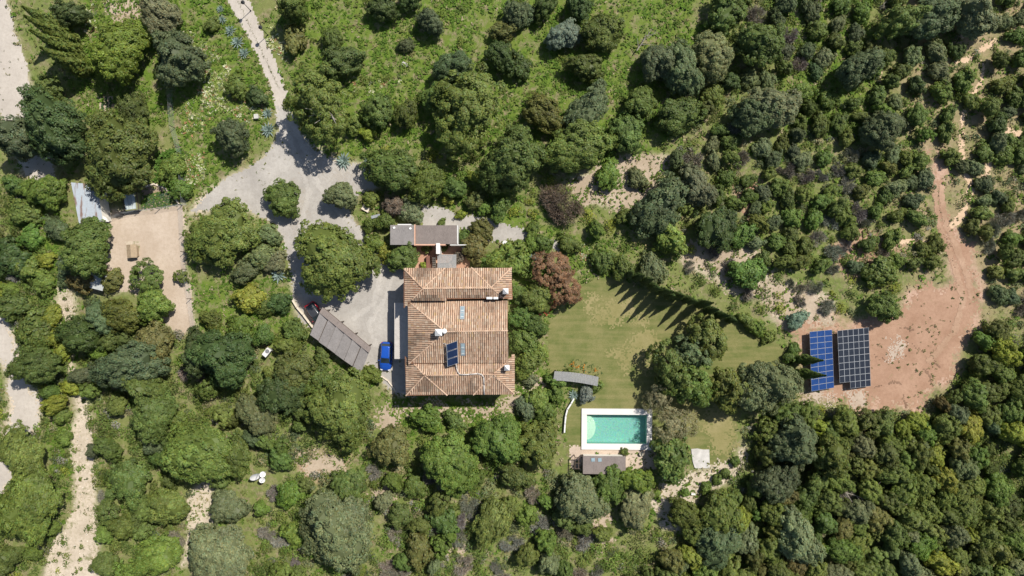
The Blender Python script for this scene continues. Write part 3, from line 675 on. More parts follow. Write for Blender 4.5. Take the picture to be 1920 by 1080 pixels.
MB().slab([SHP(193, 405, 2.0), SHP(192, 415, 1.9), SHP(205, 416, 1.8), SHP(198, 408, 1.9)], 0.06).build('awning', M_WHITE, sh)
MB().box((*SHP(190, 394, 1.2)[:2], 0.9), (0.7, 0.9, 0.9), 0.4).build('wall_box', plain('red_tarp', (0.42, 0.12, 0.12), 0.8), sh)
gh = thing('cold_frame', 'small glass roofed cold frame between the tin shed and vegetable bed', 'greenhouse', (*P(245, 378, 1.0), 0), 0.12)
M_GLAZ = glass('greenhouse_sheet', (0.36, 0.40, 0.40), 0.25)
MB().box((0, 0, 0.55), (1.9, 2.5, 1.1)).build('wall', plain('mossy_board', (0.20, 0.20, 0.10), 0.95), gh)
for k in range(3): MB().box((-0.55 + k * 0.52, 0, 1.16), (0.48, 2.2, 0.04), tilt=(0, 0.05)).build('pane', M_GLAZ, gh)
MB().box((-0.92, 0, 1.16), (0.08, 2.5, 0.1)).box((1.05, 0, 1.1), (0.08, 2.5, 0.1)).build('frame', M_WOODD, gh)
kn = thing('kennel', 'small kennel with ochre pitched roof in the bare yard', 'kennel', (*P(246.5, 471, 0.9), 0), 0.08)
M_OCHRE = plain('ochre_board', (0.31, 0.235, 0.155), 0.9, scale=4, var=0.2)
MB().box((0, 0, 0.42), (1.2, 1.5, 0.85)).build('wall', M_OCHRE, kn)
for s in (-1, 1): MB().slab([(s * 0.72, -0.95, 0.82), (s * 0.72, 0.95, 0.82), (0, 0.95, 1.12), (0, -0.95, 1.12)] if s < 0 else [(0, -0.95, 1.12), (0, 0.95, 1.12), (0.72, 0.95, 0.82), (0.72, -0.95, 0.82)], 0.05).build('roof_board', M_OCHRE, kn)
MB().box((0, -0.752, 0.35), (0.45, 0.02, 0.6)).build('door_opening', M_WOODD, kn)
tag(patch('trampled_patch', np.array([P(236, 455), P(262, 452), P(264, 484), P(240, 490)]), 0.02, M_TRACK, 0.3, seed=3), kind='structure')
ln = thing('lean_to', 'low grey sheet lean-to under trees at the yard corner', 'shed', (*P(184, 527, 1.2), 0), -0.25)
for k in range(3): MB().box((-0.85 + k * 0.82, 0.0, 1.5 + 0.015 * k), (0.84, 2.3, 0.05), tilt=(0.05, -0.08)).build('roof_sheet', plain('dull_sheet', (0.40, 0.41, 0.40), 0.6, 0.1, scale=2), ln)
for s in (-1, 1):
    for t in (-1, 1): MB().box((s * 1.0, t * 1.0, 0.72), (0.09, 0.09, 1.45)).build('post', M_WOODD, ln)
cr = thing('plank_crate', 'open plank crate on the yard below the round dark tree', 'crate', (*P(191, 509, 0.6), 0), 0.3)
for s in (-1, 1):
    MB().box((s * 0.5, 0, 0.4), (0.06, 1.1, 0.8)).build('board', M_OCHRE, cr); MB().box((0, s * 0.55, 0.4), (1.0, 0.06, 0.8)).build('board', M_WOODD, cr)
MB().box((0.0, 0.12, 0.82), (0.9, 0.7, 0.04), tilt=(0.1, 0)).build('lid', plain('pale_board', (0.55, 0.49, 0.42), 0.9), cr)
# ================================================================ POOL
def m_caustic_mosaic():
    m, nt, b, o = new_mat('pool_caustic_mosaic'); p = pos(nt)
    v = N(nt, 'ShaderNodeTexVoronoi'); v.inputs['Scale'].default_value = 9.0; L(nt, p, v.inputs['Vector'])
    n_ = noise(nt, p, 7.0, 5, 0.75)
    c = mix(nt, ramp(nt, n_, 0.3, 0.7), (0.28, 0.44, 0.39), (0.43, 0.57, 0.51))
    c = mix(nt, 0.35, c, v.outputs['Color'], 'SOFT_LIGHT')  # mottle and speckle put ripple light into the basin's tile colour
    L(nt, c, b.inputs['Base Color']); b.inputs['Roughness'].default_value = 0.4; return m
def m_water():
    m, nt, b, o = new_mat('pool_water'); nt.nodes.remove(b)
    t = N(nt, 'ShaderNodeBsdfTransparent'); t.inputs[0].default_value = (0.63, 0.85, 0.82, 1)
    gl = N(nt, 'ShaderNodeBsdfGlossy'); gl.inputs['Roughness'].default_value = 0.06
    n_ = noise(nt, pos(nt), 4.5, 3, 0.6, 0.6); bp = N(nt, 'ShaderNodeBump'); bp.inputs['Strength'].default_value = 0.5; bp.inputs['Distance'].default_value = 0.12
    L(nt, n_, bp.inputs['Height']); L(nt, bp.outputs[0], gl.inputs['Normal'])
    fr = N(nt, 'ShaderNodeFresnel'); fr.inputs['IOR'].default_value = 1.33; L(nt, bp.outputs[0], fr.inputs['Normal'])
    ms = N(nt, 'ShaderNodeMixShader'); L(nt, fr.outputs[0], ms.inputs[0]); L(nt, t.outputs[0], ms.inputs[1]); L(nt, gl.outputs[0], ms.inputs[2])
    L(nt, ms.outputs[0], o.inputs[0]); return m
M_COPE = plain('white_coping_stone', (0.60, 0.575, 0.54), 0.8, var=0.04, scale=1.2)
M_CAUSTIC, M_WAT = m_caustic_mosaic(), m_water()
pc = P(1156.5, 805, 0.25); pool = thing('swimming_pool', 'rectangular turquoise swimming pool with broad white coping on the lawn', 'swimming pool', (pc[0], pc[1], 0), math.radians(-0.4))
OW, OH, IW, IH, ZT = 10.15, 5.9, 8.62, 4.18, 0.25
ox_ = -0.06
MB().box((0, (OH + IH) / 4, ZT / 2), (OW, (OH - IH) / 2, ZT)).build('coping', M_COPE, pool, bevel=0.015)
MB().box((0, -(OH + IH) / 4, ZT / 2), (OW, (OH - IH) / 2, ZT)).build('coping', M_COPE, pool, bevel=0.015)
MB().box((-(OW + IW) / 4, 0, ZT / 2), ((OW - IW) / 2, IH - 0.002, ZT)).build('coping', M_COPE, pool, bevel=0.015)
MB().box(((OW + IW) / 4, 0, ZT / 2), ((OW - IW) / 2, IH - 0.002, ZT)).build('coping', M_COPE, pool, bevel=0.015)
W, D = IW / 2 + 0.01, IH / 2 + 0.01
# the basin stands proud of the ground sheet: floor at 0.04 would be dry land, so the terrain is opened below
zb = -1.15
MB().add([(-W, -D, ZT - 0.02), (W, -D, ZT - 0.02), (W, D, ZT - 0.02), (-W, D, ZT - 0.02), (-W, -D, zb), (W, -D, zb), (W, D, zb), (-W, D, zb)],
         [(4, 5, 6, 7), (0, 4, 7, 3), (1, 2, 6, 5), (0, 1, 5, 4), (3, 7, 6, 2)]).build('basin', M_CAUSTIC, pool)
M_STEPS = plain('pale_pool_step', (0.80, 0.72, 0.60), 0.8, scale=4, var=0.1)
for k, (r, z) in enumerate(((1.35, -0.6), (1.05, -0.3), (0.75, 0.0))):
    m = MB(); n = 18; pts = [(-W + 0.02 + r * math.sin(t), 0.1 + r * 1.35 * math.cos(t), z) for t in np.linspace(math.pi, 0, n)]
    m.slab(pts, 0.6 + z + 0.55).build('pool_step', M_STEPS, pool)
MB().add([(-W, -D, ZT - 0.12), (W, -D, ZT - 0.12), (W, D, ZT - 0.12), (-W, D, ZT - 0.12)], [(0, 1, 2, 3)]).build('water', M_WAT, pool)
def cut_hole(o, cx, cy, w, d):
    """drop the faces of a ground sheet under the basin and stitch nothing: the coping covers the edge"""
    me = o.data; n = len(me.polygons); c = np.empty(n * 3, np.float32); me.polygons.foreach_get('center', c); c = c.reshape(-1, 3)
    kill = np.where((abs(c[:, 0] - cx) < w) & (abs(c[:, 1] - cy) < d))[0]
    import bmesh
    bm = bmesh.new(); bm.from_mesh(me); bm.faces.ensure_lookup_table()
    bmesh.ops.delete(bm, geom=[bm.faces[i] for i in kill], context='FACES'); bm.to_mesh(me); bm.free()
for nm in ('ground', 'lawn', 'pool_terrace'): cut_hole(bpy.data.objects[nm], pc[0], pc[1], W + 0.3, D + 0.3)

# pool house roof, timber frame, stone slab, curved wall
ph = thing('pool_house', 'brown flat matting roof of the shelter below the pool', 'shelter', (*P(1133, 872, 2.3), 0), -0.01)
for k in range(4):
    MB().box((-2.25 + k * 1.5, 0, 2.32 + 0.015 * (k % 2)), (1.52, 2.5, 0.08), tilt=(0, -0.05)).build('roof_mat', M_HEATHB, ph)
MB().box((0, 0.2, 1.1), (5.6, 1.6, 2.2)).build('wall', M_WALL, ph)
for k, x in enumerate((-1.6, -0.65)): MB().box((x, 0.75, 2.39), (0.5, 0.5, 0.03), 0.1).build('roof_light', M_PANE, ph)
tf = thing('timber_frame', 'open dark timber frame beside the brown shelter roof', 'frame', (*P(1085, 868, 1.6), 0))
for s in (-1, 0, 1): MB().box((s * 0.52, 0, 1.6), (0.09, 1.7, 0.1)).build('rail', M_WOODD, tf)
for s in (-1, 0, 1): MB().box((0, s * 0.8, 1.68), (1.15, 0.08, 0.06)).build('rail', M_WOODD, tf)
for s in (-1, 1):
    for t in (-1, 1): MB().box((s * 0.52, t * 0.8, 0.775), (0.09, 0.09, 1.55)).build('post', M_WOODD, tf)
a = MB(); pts = [P3(*q, 0.16) for q in ((1296, 842), (1299, 866), (1303, 878), (1331, 878), (1330, 843), (1318, 843), (1308, 841))]
tag(a.slab(pts[::1], 0.2).build('stone_slab', plain('stained_concrete', (0.47, 0.45, 0.42), 0.9, var=0.2, scale=1.6)), 'flat white concrete slab right of the round broadleaf tree', 'slab')
cw = thing('curved_wall', 'thin curved white garden wall left of the pool', 'wall', (*P(1062, 780), 0))
cur = [(1076, 748), (1071, 757), (1064, 768), (1061, 780), (1059.5, 795), (1058.5, 811)]
for a_, b_ in zip(cur[:-1], cur[1:]):
    p0, p1 = P(*a_, 0.6), P(*b_, 0.6); dx, dy = p1[0] - p0[0], p1[1] - p0[1]
    MB().box(((p0[0] + p1[0]) / 2 - cw.location.x, (p0[1] + p1[1]) / 2 - cw.location.y, 0.3), (math.hypot(dx, dy) + 0.06, 0.2, 0.6), math.atan2(dy, dx)).build('wall_panel', M_WHITE, cw)
# timber walkway / pergola on the lawn edge
wk = thing('slatted_walkway', 'grey slatted timber walkway roof along the lawn beside orange flowers', 'walkway', (*P(1080, 710, 2.0), 0), math.radians(-7.5))
slats = MB(); n = 58
for k in range(n):
    u = (k + 0.5) / n; slats.box((-3.15 + u * 6.3, 0.16 * math.sin(u * 3.1), 2.0), (0.092, 1.32, 0.035), random.uniform(-0.02, 0.02), tint=None)
slats.build('slats', M_SLAT, wk)['kind'] = 'stuff'
for s in (-1, 1):
    MB().box((0, s * 0.5 + 0.1, 1.92), (6.2, 0.09, 0.1)).build('beam', M_WOODD, wk)
    for k in range(4): MB().box((-2.9 + k * 1.93, s * 0.5 + 0.1, 0.93), (0.1, 0.1, 1.86)).build('post', M_WOODD, wk)

# ================================================================ SOLAR ARRAYS
def m_cells(name, c1, c2, line, split):
    m, nt, b, o = new_mat(name); v = N(nt, 'ShaderNodeTexCoord').outputs['UV']
    n_ = noise(nt, objco(nt), 2.0, 3)
    c = mix(nt, ramp(nt, n_, 0.3, 0.7), c1, c2)
    L(nt, c, b.inputs['Base Color']); b.inputs['Roughness'].default_value = 0.25; b.inputs['Specular IOR Level'].default_value = 0.25; return m
M_CELLB = m_cells('blue_cells', (0.010, 0.036, 0.13), (0.016, 0.050, 0.17), 0, 0)
M_CELLK = m_cells('black_cells', (0.014, 0.018, 0.028), (0.022, 0.027, 0.038), 0, 0)
M_PFRAME = plain('panel_frame', (0.27, 0.285, 0.30), 0.5, 0.2, var=0.05)
def array(name, label, corners, cols, rows, cell, skip=(), halves=False, thin=1):
    tl, tr, br, bl = (Vector((*P(*c[:2], c[2]), c[2])) for c in corners); cen = (tl + tr + br + bl) / 4
    t = thing(name, label, 'solar array', (cen.x, cen.y, 0)); off = Vector((cen.x, cen.y, 0))
    tl, tr, br, bl = tl - off, tr - off, br - off, bl - off
    at = lambda u, v: tl.lerp(tr, u).lerp(bl.lerp(br, u), v)
    for c in range(cols):
        for r in range(rows):
            if (c, r) in skip: continue
            g = 0.008; u0, u1, v0, v1 = (c + g) / cols, (c + 1 - g) / cols, (r + g) / rows, (r + 1 - g) / rows
            m = MB(); q = [at(u0, v0), at(u0, v1), at(u1, v1), at(u1, v0)]; m.slab(q, 0.045, 1)
            du, dv = (u1 - u0) * 0.018, (v1 - v0) * 0.03; up = Vector((0, 0, 0.004))
            nh = 2 if halves else 1
            for k in range(nh):
                a0 = u0 + du + (u1 - u0 - 2 * du) * k / nh + (0.006 if k else 0); a1 = u0 + du + (u1 - u0 - 2 * du) * (k + 1) / nh - (0.006 if halves and k == 0 else 0)
                for j in range(thin):
                    b0 = v0 + dv + (v1 - v0 - 2 * dv) * j / thin; b1 = v0 + dv + (v1 - v0 - 2 * dv) * (j + (1.0 if thin == 1 else 0.93)) / thin
                    m.add([at(a0, b0) + up, at(a0, b1) + up, at(a1, b1) + up, at(a1, b0) + up], [(0, 1, 2, 3)], 0)
            m.build('panel', [cell, M_PFRAME], t)
    rr = MB()
    for c in range(cols * 2):
        for e in (0.0,): rr.tube(at((c + 0.5) / (cols * 2), 0.0) - Vector((0, 0, 0.09)), at((c + 0.5) / (cols * 2), (rows - 1) / rows) - Vector((0, 0, 0.09)), 0.03, n=4)
    rr.build('mounting_rails', M_GALV, t)
    for r in range(4):
        for u in (0.05, 0.5, 0.95):
            p = at(u, 0.04 + r * 0.27); MB().tube((p.x, p.y, 0), (p.x, p.y, p.z - 0.1), 0.04, n=6).build('post', M_GREYM, t)
    return t
array('solar_array', 'blue solar array of thirty panels at the edge of the red clearing', [(1518, 622, 1.25), (1560, 618, 0.75), (1564, 727, 0.75), (1521.5, 734, 1.25)], 3, 10, M_CELLB)
array('solar_array', 'black solar array of split panels with one corner missing', [(1570, 620, 1.35), (1629, 614, 0.75), (1633, 724, 0.75), (1575, 730.5, 1.35)], 3, 9, M_CELLK, skip=((0, 8),), halves=True, thin=1)

# ================================================================ CARS
def paint(name, col):
    m, nt, b, o = new_mat(name)
    L(nt, mix(nt, ramp(nt, noise(nt, objco(nt), 5, 3), 0.4, 0.7, 0, 0.25), col, tuple(x * 0.8 for x in col)), b.inputs['Base Color'])
    b.inputs['Roughness'].default_value = 0.28; b.inputs['Metallic'].default_value = 0.15; b.inputs['Coat Weight'].default_value = 0.7; b.inputs['Coat Roughness'].default_value = 0.06
    return m
M_TYRE = plain('tyre_rubber', (0.02, 0.02, 0.02), 0.9); M_RIM = plain('wheel_rim', (0.4, 0.4, 0.42), 0.3, 0.8)
M_PLAST = plain('black_plastic', (0.025, 0.025, 0.028), 0.6); M_LAMP = plain('headlamp_glass', (0.65, 0.66, 0.68), 0.15, var=0.03); M_TAIL = plain('tail_lamp', (0.35, 0.02, 0.02), 0.2, var=0.03)
def loft(sections, closed_ring=True):
    m = MB(); n = len(sections[0]); q = [p for s in sections for p in s]; fs = []
    for k in range(len(sections) - 1):
        for i in range(n - (0 if closed_ring else 1)):
            j = (i + 1) % n; fs.append((k * n + i, k * n + j, (k + 1) * n + j, (k + 1) * n + i))
    fs.append(tuple(range(n - 1, -1, -1))); fs.append(tuple(range((len(sections) - 1) * n, len(sections) * n)))
    return m.add(q, fs)
def car(label, loc, rz, body_mat, roof_mat, length=4.1, width=1.76, height=1.48, estate=False):
    t = thing('parked_car', label, 'car', (*loc, 0), rz, 'cars parked by the carport'); k = length / 4.1; hw = width / 2
    # y forward; stations: (y, half width factor, sill z, shoulder z)
    stn = [(-2.05, 0.70, 0.42, 0.80), (-1.98, 0.86, 0.30, 0.92), (-1.7, 0.95, 0.24, 0.97), (-1.2, 0.99, 0.22, 0.97), (-0.4, 1.0, 0.22, 0.95), (0.5, 1.0, 0.22, 0.93), (1.0, 0.99, 0.22, 0.90), (1.5, 0.95, 0.24, 0.82), (1.85, 0.84, 0.28, 0.72), (2.0, 0.66, 0.34, 0.62), (2.05, 0.50, 0.40, 0.54)]
    secs = []
    for y, wf, z0, z1 in stn:
        w = hw * wf; mz = (z0 + z1) / 2
        ring = [(-w * 0.9, z0), (-w, z0 + 0.08), (-w * 1.0, mz + 0.05), (-w * 0.97, z1 - 0.08), (-w * 0.86, z1), (-w * 0.4, z1 + 0.035), (w * 0.4, z1 + 0.035), (w * 0.86, z1), (w * 0.97, z1 - 0.08), (w * 1.0, mz + 0.05), (w, z0 + 0.08), (w * 0.9, z0)]
        secs.append([(x, y * k, z) for x, z in ring])
    body = loft(secs).build('body', body_mat, t, True)
    # glasshouse
    low = [(-hw * 0.86, -1.62), (-hw * 0.88, 0.45), (-hw * 0.80, 0.98), (hw * 0.80, 0.98), (hw * 0.88, 0.45), (hw * 0.86, -1.62), (hw * 0.7, -1.86), (-hw * 0.7, -1.86)]
    top = [(-hw * 0.66, -1.38), (-hw * 0.70, 0.0), (-hw * 0.66, 0.22), (hw * 0.66, 0.22), (hw * 0.70, 0.0), (hw * 0.66, -1.38), (hw * 0.58, -1.5), (-hw * 0.58, -1.5)]
    zl, zt = 0.93, height - 0.05
    m = MB(); m.add([(x, y * k, zl) for x, y in low] + [(x, y * k, zt) for x, y in top], [(i, i + 8, (i + 1) % 8 + 8, (i + 1) % 8) for i in range(8)])
    m.build('windows', M_GLASS, t)
    MB().add([(x * 1.02, y * k, zt) for x, y in top] + [(x * 1.0, y * k * 0.99 - 0.003, zt + 0.035) for x, y in top] + [(x * 0.72, (y * 0.85 - 0.08) * k, height + 0.01) for x, y in top],
             [(i, i + 8, (i + 1) % 8 + 8, (i + 1) % 8) for i in range(8)] + [(i + 8, i + 16, (i + 1) % 8 + 16, (i + 1) % 8 + 8) for i in range(8)] + [tuple(range(23, 15, -1))]).build('roof', roof_mat, t, True)
    for s in (-1, 1):                                                    # pillars, roof rails, mirrors, lamps
        pl = MB()
        for (l, u) in ((low[2], top[2]), ((low[1][0], -0.55), (top[1][0], -0.5)), (low[0], top[0])):
            pl.tube((s * abs(l[0]) * 1.005, l[1] * k, zl), (s * abs(u[0]) * 1.01, u[1] * k, zt + 0.01), 0.035, n=6)
        pl.build('pillar', roof_mat, t)
        MB().tube((s * hw * 0.62, -1.25 * k, height), (s * hw * 0.64, -0.05 * k, height), 0.02, n=6).build('roof_rail', M_RIM, t)
        MB().box((s * (hw + 0.08), 0.62 * k, 0.98), (0.2, 0.12, 0.13), taper=0.8).build('mirror', body_mat, t, bevel=0.02)
        MB().box((s * hw * 0.62, 1.93 * k, 0.62), (0.34, 0.2, 0.14), -s * 0.5).build('headlight', M_LAMP, t, bevel=0.03)
        MB().box((s * hw * 0.74, -1.97 * k, 0.82), (0.22, 0.12, 0.2), s * 0.5).build('tail_light', M_TAIL, t, bevel=0.02)
        for y in (-1.28, 1.3):
            wv = MB(); x0 = s * (hw - 0.2); wv.tube((x0, y * k, 0.31), (s * (hw + 0.01), y * k, 0.31), 0.31, n=18); w_ = wv.build('wheel', M_TYRE, t)
            MB().tube((s * (hw + 0.005), y * k, 0.31), (s * (hw + 0.02), y * k, 0.31), 0.19, n=14).build('rim', M_RIM, w_)
    MB().box((0, -2.02 * k, 0.46), (1.1, 0.1, 0.2)).build('rear_bumper', M_PLAST, t, bevel=0.03)
    MB().box((0, 2.0 * k, 0.36), (0.9, 0.12, 0.14)).build('grille', M_PLAST, t, bevel=0.03)
    MB().box((0, 0.3 * k, height - 0.02), (0.05, 0.12, 0.02)).build('antenna', M_PLAST, t)
    wi = MB(); wi.tube((-0.35, 0.99 * k, 0.955), (0.1, 0.86 * k, 1.03), 0.012, n=4); wi.tube((0.1, 0.99 * k, 0.955), (0.5, 0.86 * k, 1.03), 0.012, n=4); wi.build('wipers', M_PLAST, t)
    MB().box((0, 1.35 * k, 0.885), (1.2, 0.012, 0.012)).build('bonnet_crease', M_PLAST, t)
    return t
car('bright blue hatchback parked in the villa shadow beside the porch', P(723.5, 668, 0.8), math.radians(180 - 3.5), paint('blue_paint', (0.008, 0.065, 0.36)), MATS.get('bp') or paint('blue_roof_paint', (0.010, 0.075, 0.40)))
car('red car with dark roof half hidden under the carport end', P(592.5, 590, 0.8), math.radians(180 + 34), paint('red_paint', (0.30, 0.008, 0.022)), paint('dark_roof_paint', (0.04, 0.042, 0.045)), 3.9, 1.7)

# ================================================================ SMALL THINGS
# retaining wall below the red car
rw = thing('retaining_wall', 'pale low wall running down beside the red car', 'wall', (*P(572, 596), 0))
for a_, b_ in zip(((547, 561), (556, 576), (568, 590), (580, 606)), ((556, 576), (568, 590), (580, 606), (591, 620))):
    p0, p1 = P(*a_, 0.5), P(*b_, 0.5); dx, dy = p1[0] - p0[0], p1[1] - p0[1]
    MB().box(((p0[0] + p1[0]) / 2 - rw.location.x, (p0[1] + p1[1]) / 2 - rw.location.y, 0.25), (math.hypot(dx, dy) + 0.05, 0.24, 0.5), math.atan2(dy, dx)).build('wall_panel', plain('cream_render', (0.62, 0.54, 0.43), 0.9), rw)
rw2 = thing('kerb_wall', 'thin pale curved kerb at the lower end of the driveway', 'wall', (*P(727, 717), 0))
kc_ = ((706, 701), (718, 707), (728, 714), (736, 724), (742, 734))
for a_, b_ in zip(kc_[:-1], kc_[1:]):
    p0, p1 = P(*a_), P(*b_); dx, dy = p1[0] - p0[0], p1[1] - p0[1]
    MB().box(((p0[0] + p1[0]) / 2 - rw2.location.x, (p0[1] + p1[1]) / 2 - rw2.location.y, 0.12), (math.hypot(dx, dy) + 0.04, 0.16, 0.24), math.atan2(dy, dx)).build('kerb_stone', M_STEP, rw2)
# heat pump lying among the shrubs
hp = thing('heat_pump', 'white box with a round grey fan among shrubs left of the carport', 'heat pump', (*P(499.5, 661, 1.4), 0), math.radians(52))
MB().box((0, 0, 1.2), (1.25, 0.72, 0.5)).build('casing', M_WHITE, hp, bevel=0.03)
fg = MB().lathe([(0.30, 1.452), (0.29, 1.475), (0.06, 1.478)], (0.22, 0, 0), 20).build('fan_grille', plain('fan_grey', (0.16, 0.16, 0.17), 0.6), hp)
MB().lathe([(0.08, 1.47), (0.07, 1.5), (0.02, 1.502)], (0.22, 0, 0), 12).build('fan_hub', M_GREYM, fg)
for s in (-1, 1): MB().box((s * 0.45, 0, 0.47), (0.12, 0.6, 0.94)).build('stand', M_GREYM, hp)
# satellite dishes
def dish(px, py, r, tx, ty, label, h=1.6):
    t = thing('satellite_dish', label, 'satellite dish', (*P(px, py, h), 0), 0, 'satellite dishes in the scrub')
    n = Vector((tx, ty, 1)).normalized(); u = n.orthogonal().normalized(); w = n.cross(u); m = MB(); q = []; fs = []; nn = 20
    c = Vector((0, 0, h))
    for k in range(5):
        rr = r * k / 4; dz = 0.22 * r * (k / 4) ** 2
        for i in range(nn): a = 2 * math.pi * i / nn; q.append(c + u * (rr * math.cos(a)) + w * (rr * math.sin(a)) + n * dz)
    for k in range(4):
        for i in range(nn): j = (i + 1) % nn; fs.append((k * nn + i, k * nn + j, (k + 1) * nn + j, (k + 1) * nn + i))
    m.add(q, fs).build('reflector', M_WHITE, t, True)
    f = c + n * r * 0.95; ar = MB(); ar.tube(c + u * r * 0.98 + n * 0.2 * r, f, 0.02, n=5); ar.build('feed_arm', M_GREYM, t)
    MB().tube(f - n * 0.08, f + n * 0.05, 0.05, n=8).build('feed_horn', M_GREYM, t)
    MB().tube((0, 0, 0), c - n * 0.03, 0.05, n=8).build('mast', M_GREYM, t)
dish(477.5, 893, 0.72, 0.75, -0.95, 'largest of three white satellite dishes, tilted, beside pale soil')
dish(492.5, 889.5, 0.42, 0.35, 0.1, 'small white satellite dish, upper one of the pair')
dish(491.5, 900, 0.42, 0.3, -0.25, 'small white satellite dish, lower one of the pair')
# street lamps along the lane
for (px, py, lb) in ((470.5, 20.5, 'slim black lamp post beside the lane, nearer the top edge'), (502.5, 66, 'slim black lamp post beside the lane, nearer the big pale-limbed tree')):
    t = thing('lamp_post', lb, 'street lamp', (*P(px, py), 0), 0, 'lamp posts along the lane')
    MB().lathe([(0.09, 0), (0.09, 0.25), (0.05, 0.35), (0.04, 2.7)], (0, 0, 0), 10).build('post', M_PLAST, t, True)
    hd = MB().lathe([(0.05, 2.7), (0.20, 2.78), (0.24, 3.05)], (0, 0, 0), 8).build('lantern', M_PLAST, t)
    MB().lathe([(0.30, 3.06), (0.10, 3.22), (0.02, 3.32)], (0, 0, 0), 8).build('lantern_cap', M_PLAST, hd)
# utility boxes, bench, planter, garden ornaments
def cabinet(px, py, d, rz, label, name='utility_box', mat=None, lid=True):
    t = thing(name, label, 'box', (*P(px, py, d[2]), 0), rz)
    MB().box((0, 0, d[2] / 2), d).build('casing', mat or M_WHITE, t, bevel=0.02)
    if lid: MB().box((0, 0, d[2] + 0.02), (d[0] * 1.08, d[1] * 1.08, 0.05)).build('lid', mat or M_WHITE, t)
cabinet(480, 218, (0.55, 0.6, 0.6), 0.05, 'white utility box beside the agaves along the lane', mat=plain('dull_white', (0.45, 0.44, 0.41), 0.8))
cabinet(439.5, 383, (0.95, 0.8, 0.35), -0.25, 'white manhole box on the pale drive above the olive tree')
cabinet(686, 390, (1.1, 0.9, 0.4), -0.5, 'square stone planter rim beside the driveway', 'planter', M_STEP, False)
cabinet(1300, 926.5, (0.55, 0.22, 0.3), 0, 'small white box on the path below the broadleaf tree')
bn = thing('garden_bench', 'grey stone bench among shrubs left of the storehouse', 'bench', (*P(704, 405.5, 0.5), 0), 0.25)
MB().box((0, 0, 0.45), (1.3, 0.42, 0.08)).build('seat', M_GREYM, bn, bevel=0.02)
for s in (-1, 1): MB().box((s * 0.5, 0, 0.205), (0.14, 0.36, 0.41)).build('leg', M_GREYM, bn)
ft = thing('garden_fountain', 'small white pedestal fountain in the planting right of the villa top', 'fountain', (*P(947, 456, 1), 0))
MB().lathe([(0.22, 0), (0.2, 0.12), (0.09, 0.2), (0.08, 0.8), (0.12, 0.86)], (0, 0, 0), 14).build('pedestal', M_WHITE, ft, True)
MB().lathe([(0.1, 0.86), (0.36, 0.98), (0.38, 1.06), (0.33, 1.05), (0.1, 0.95)], (0, 0, 0), 16).build('bowl', M_WHITE, ft, True)
MB().lathe([(0.05, 0.95), (0.1, 1.1), (0.12, 1.25), (0.04, 1.4)], (0, 0, 0), 10).build('finial', M_WHITE, ft, True)
ur = thing('garden_urn', 'white urn at the end of the storehouse coping', 'urn', (*P(869.5, 464.5, 0.7), 0))
MB().lathe([(0.14, 0), (0.12, 0.1), (0.07, 0.18), (0.26, 0.5), (0.3, 0.72), (0.26, 0.72), (0.2, 0.5)], (0, 0, 0), 14).build('bowl', M_WHITE, ur, True)
pt = thing('potted_plant', 'round pot with grey green plant on the pool terrace', 'potted plant', (*P(1203, 851.5, 0.5), 0))
MB().lathe([(0.2, 0), (0.3, 0.45), (0.32, 0.5), (0.26, 0.5), (0.24, 0.4)], (0, 0, 0), 14).build('pot', plain('pale_pot', (0.5, 0.45, 0.36), 0.9), pt, True)
# paving slab in the garden left of the pool
tag(MB().slab([P3(*q, 0.1) for q in ((1018, 783), (1020, 791), (1031, 793), (1032, 784), (1024, 779))], 0.14).build('stepping_stone', M_STEP), 'pale irregular stepping stone in the garden left of the pool', 'stone')
tag(MB().slab([P3(*q, 0.35) for q in ((756, 115), (752, 119), (757, 125), (765, 124), (764, 119))], 0.4).build('boulder', plain('pale_rock', (0.40, 0.38, 0.35), 0.9)), 'white boulder in the meadow above the big yellowish tree', 'boulder')
# pen fence on two sides of the yard
def fence(label, pts, h=1.5, step=2.2):
    t = thing('wire_fence', label, 'fence', (*P(*pts[0]), 0)); o0 = t.location; w = MB(); prev = None
    for a_, b_ in zip(pts[:-1], pts[1:]):
        a, b = Vector(P3(*a_)), Vector(P3(*b_)); n = max(1, int((b - a).length / step))
        for k in range(n):
            p = a.lerp(b, k / n) - o0; q = a.lerp(b, (k + 1) / n) - o0
            MB().tube((p.x, p.y, 0), (p.x, p.y, h), 0.05, n=6).build('post', M_WOODD, t)
            for z in np.linspace(0.15, h - 0.08, 7): w.tube((p.x, p.y, z), (q.x, q.y, z), 0.008, n=3, caps=False)
    w.build('wire', M_GREYM, t)
fence('thin wire fence along the right side of the bare yard', [(342, 385), (345, 440), (350, 505), (359, 560), (366, 612)])
fence('thin wire fence between the vegetable bed and the yard', [(205, 413), (232, 402), (262, 396), (300, 392), (342, 385), (352, 384)])
fence('tall wire fence along the vegetable garden beside the agave slope', [(323, 165), (328, 240), (342, 290), (346, 340), (350, 384)], 1.8)
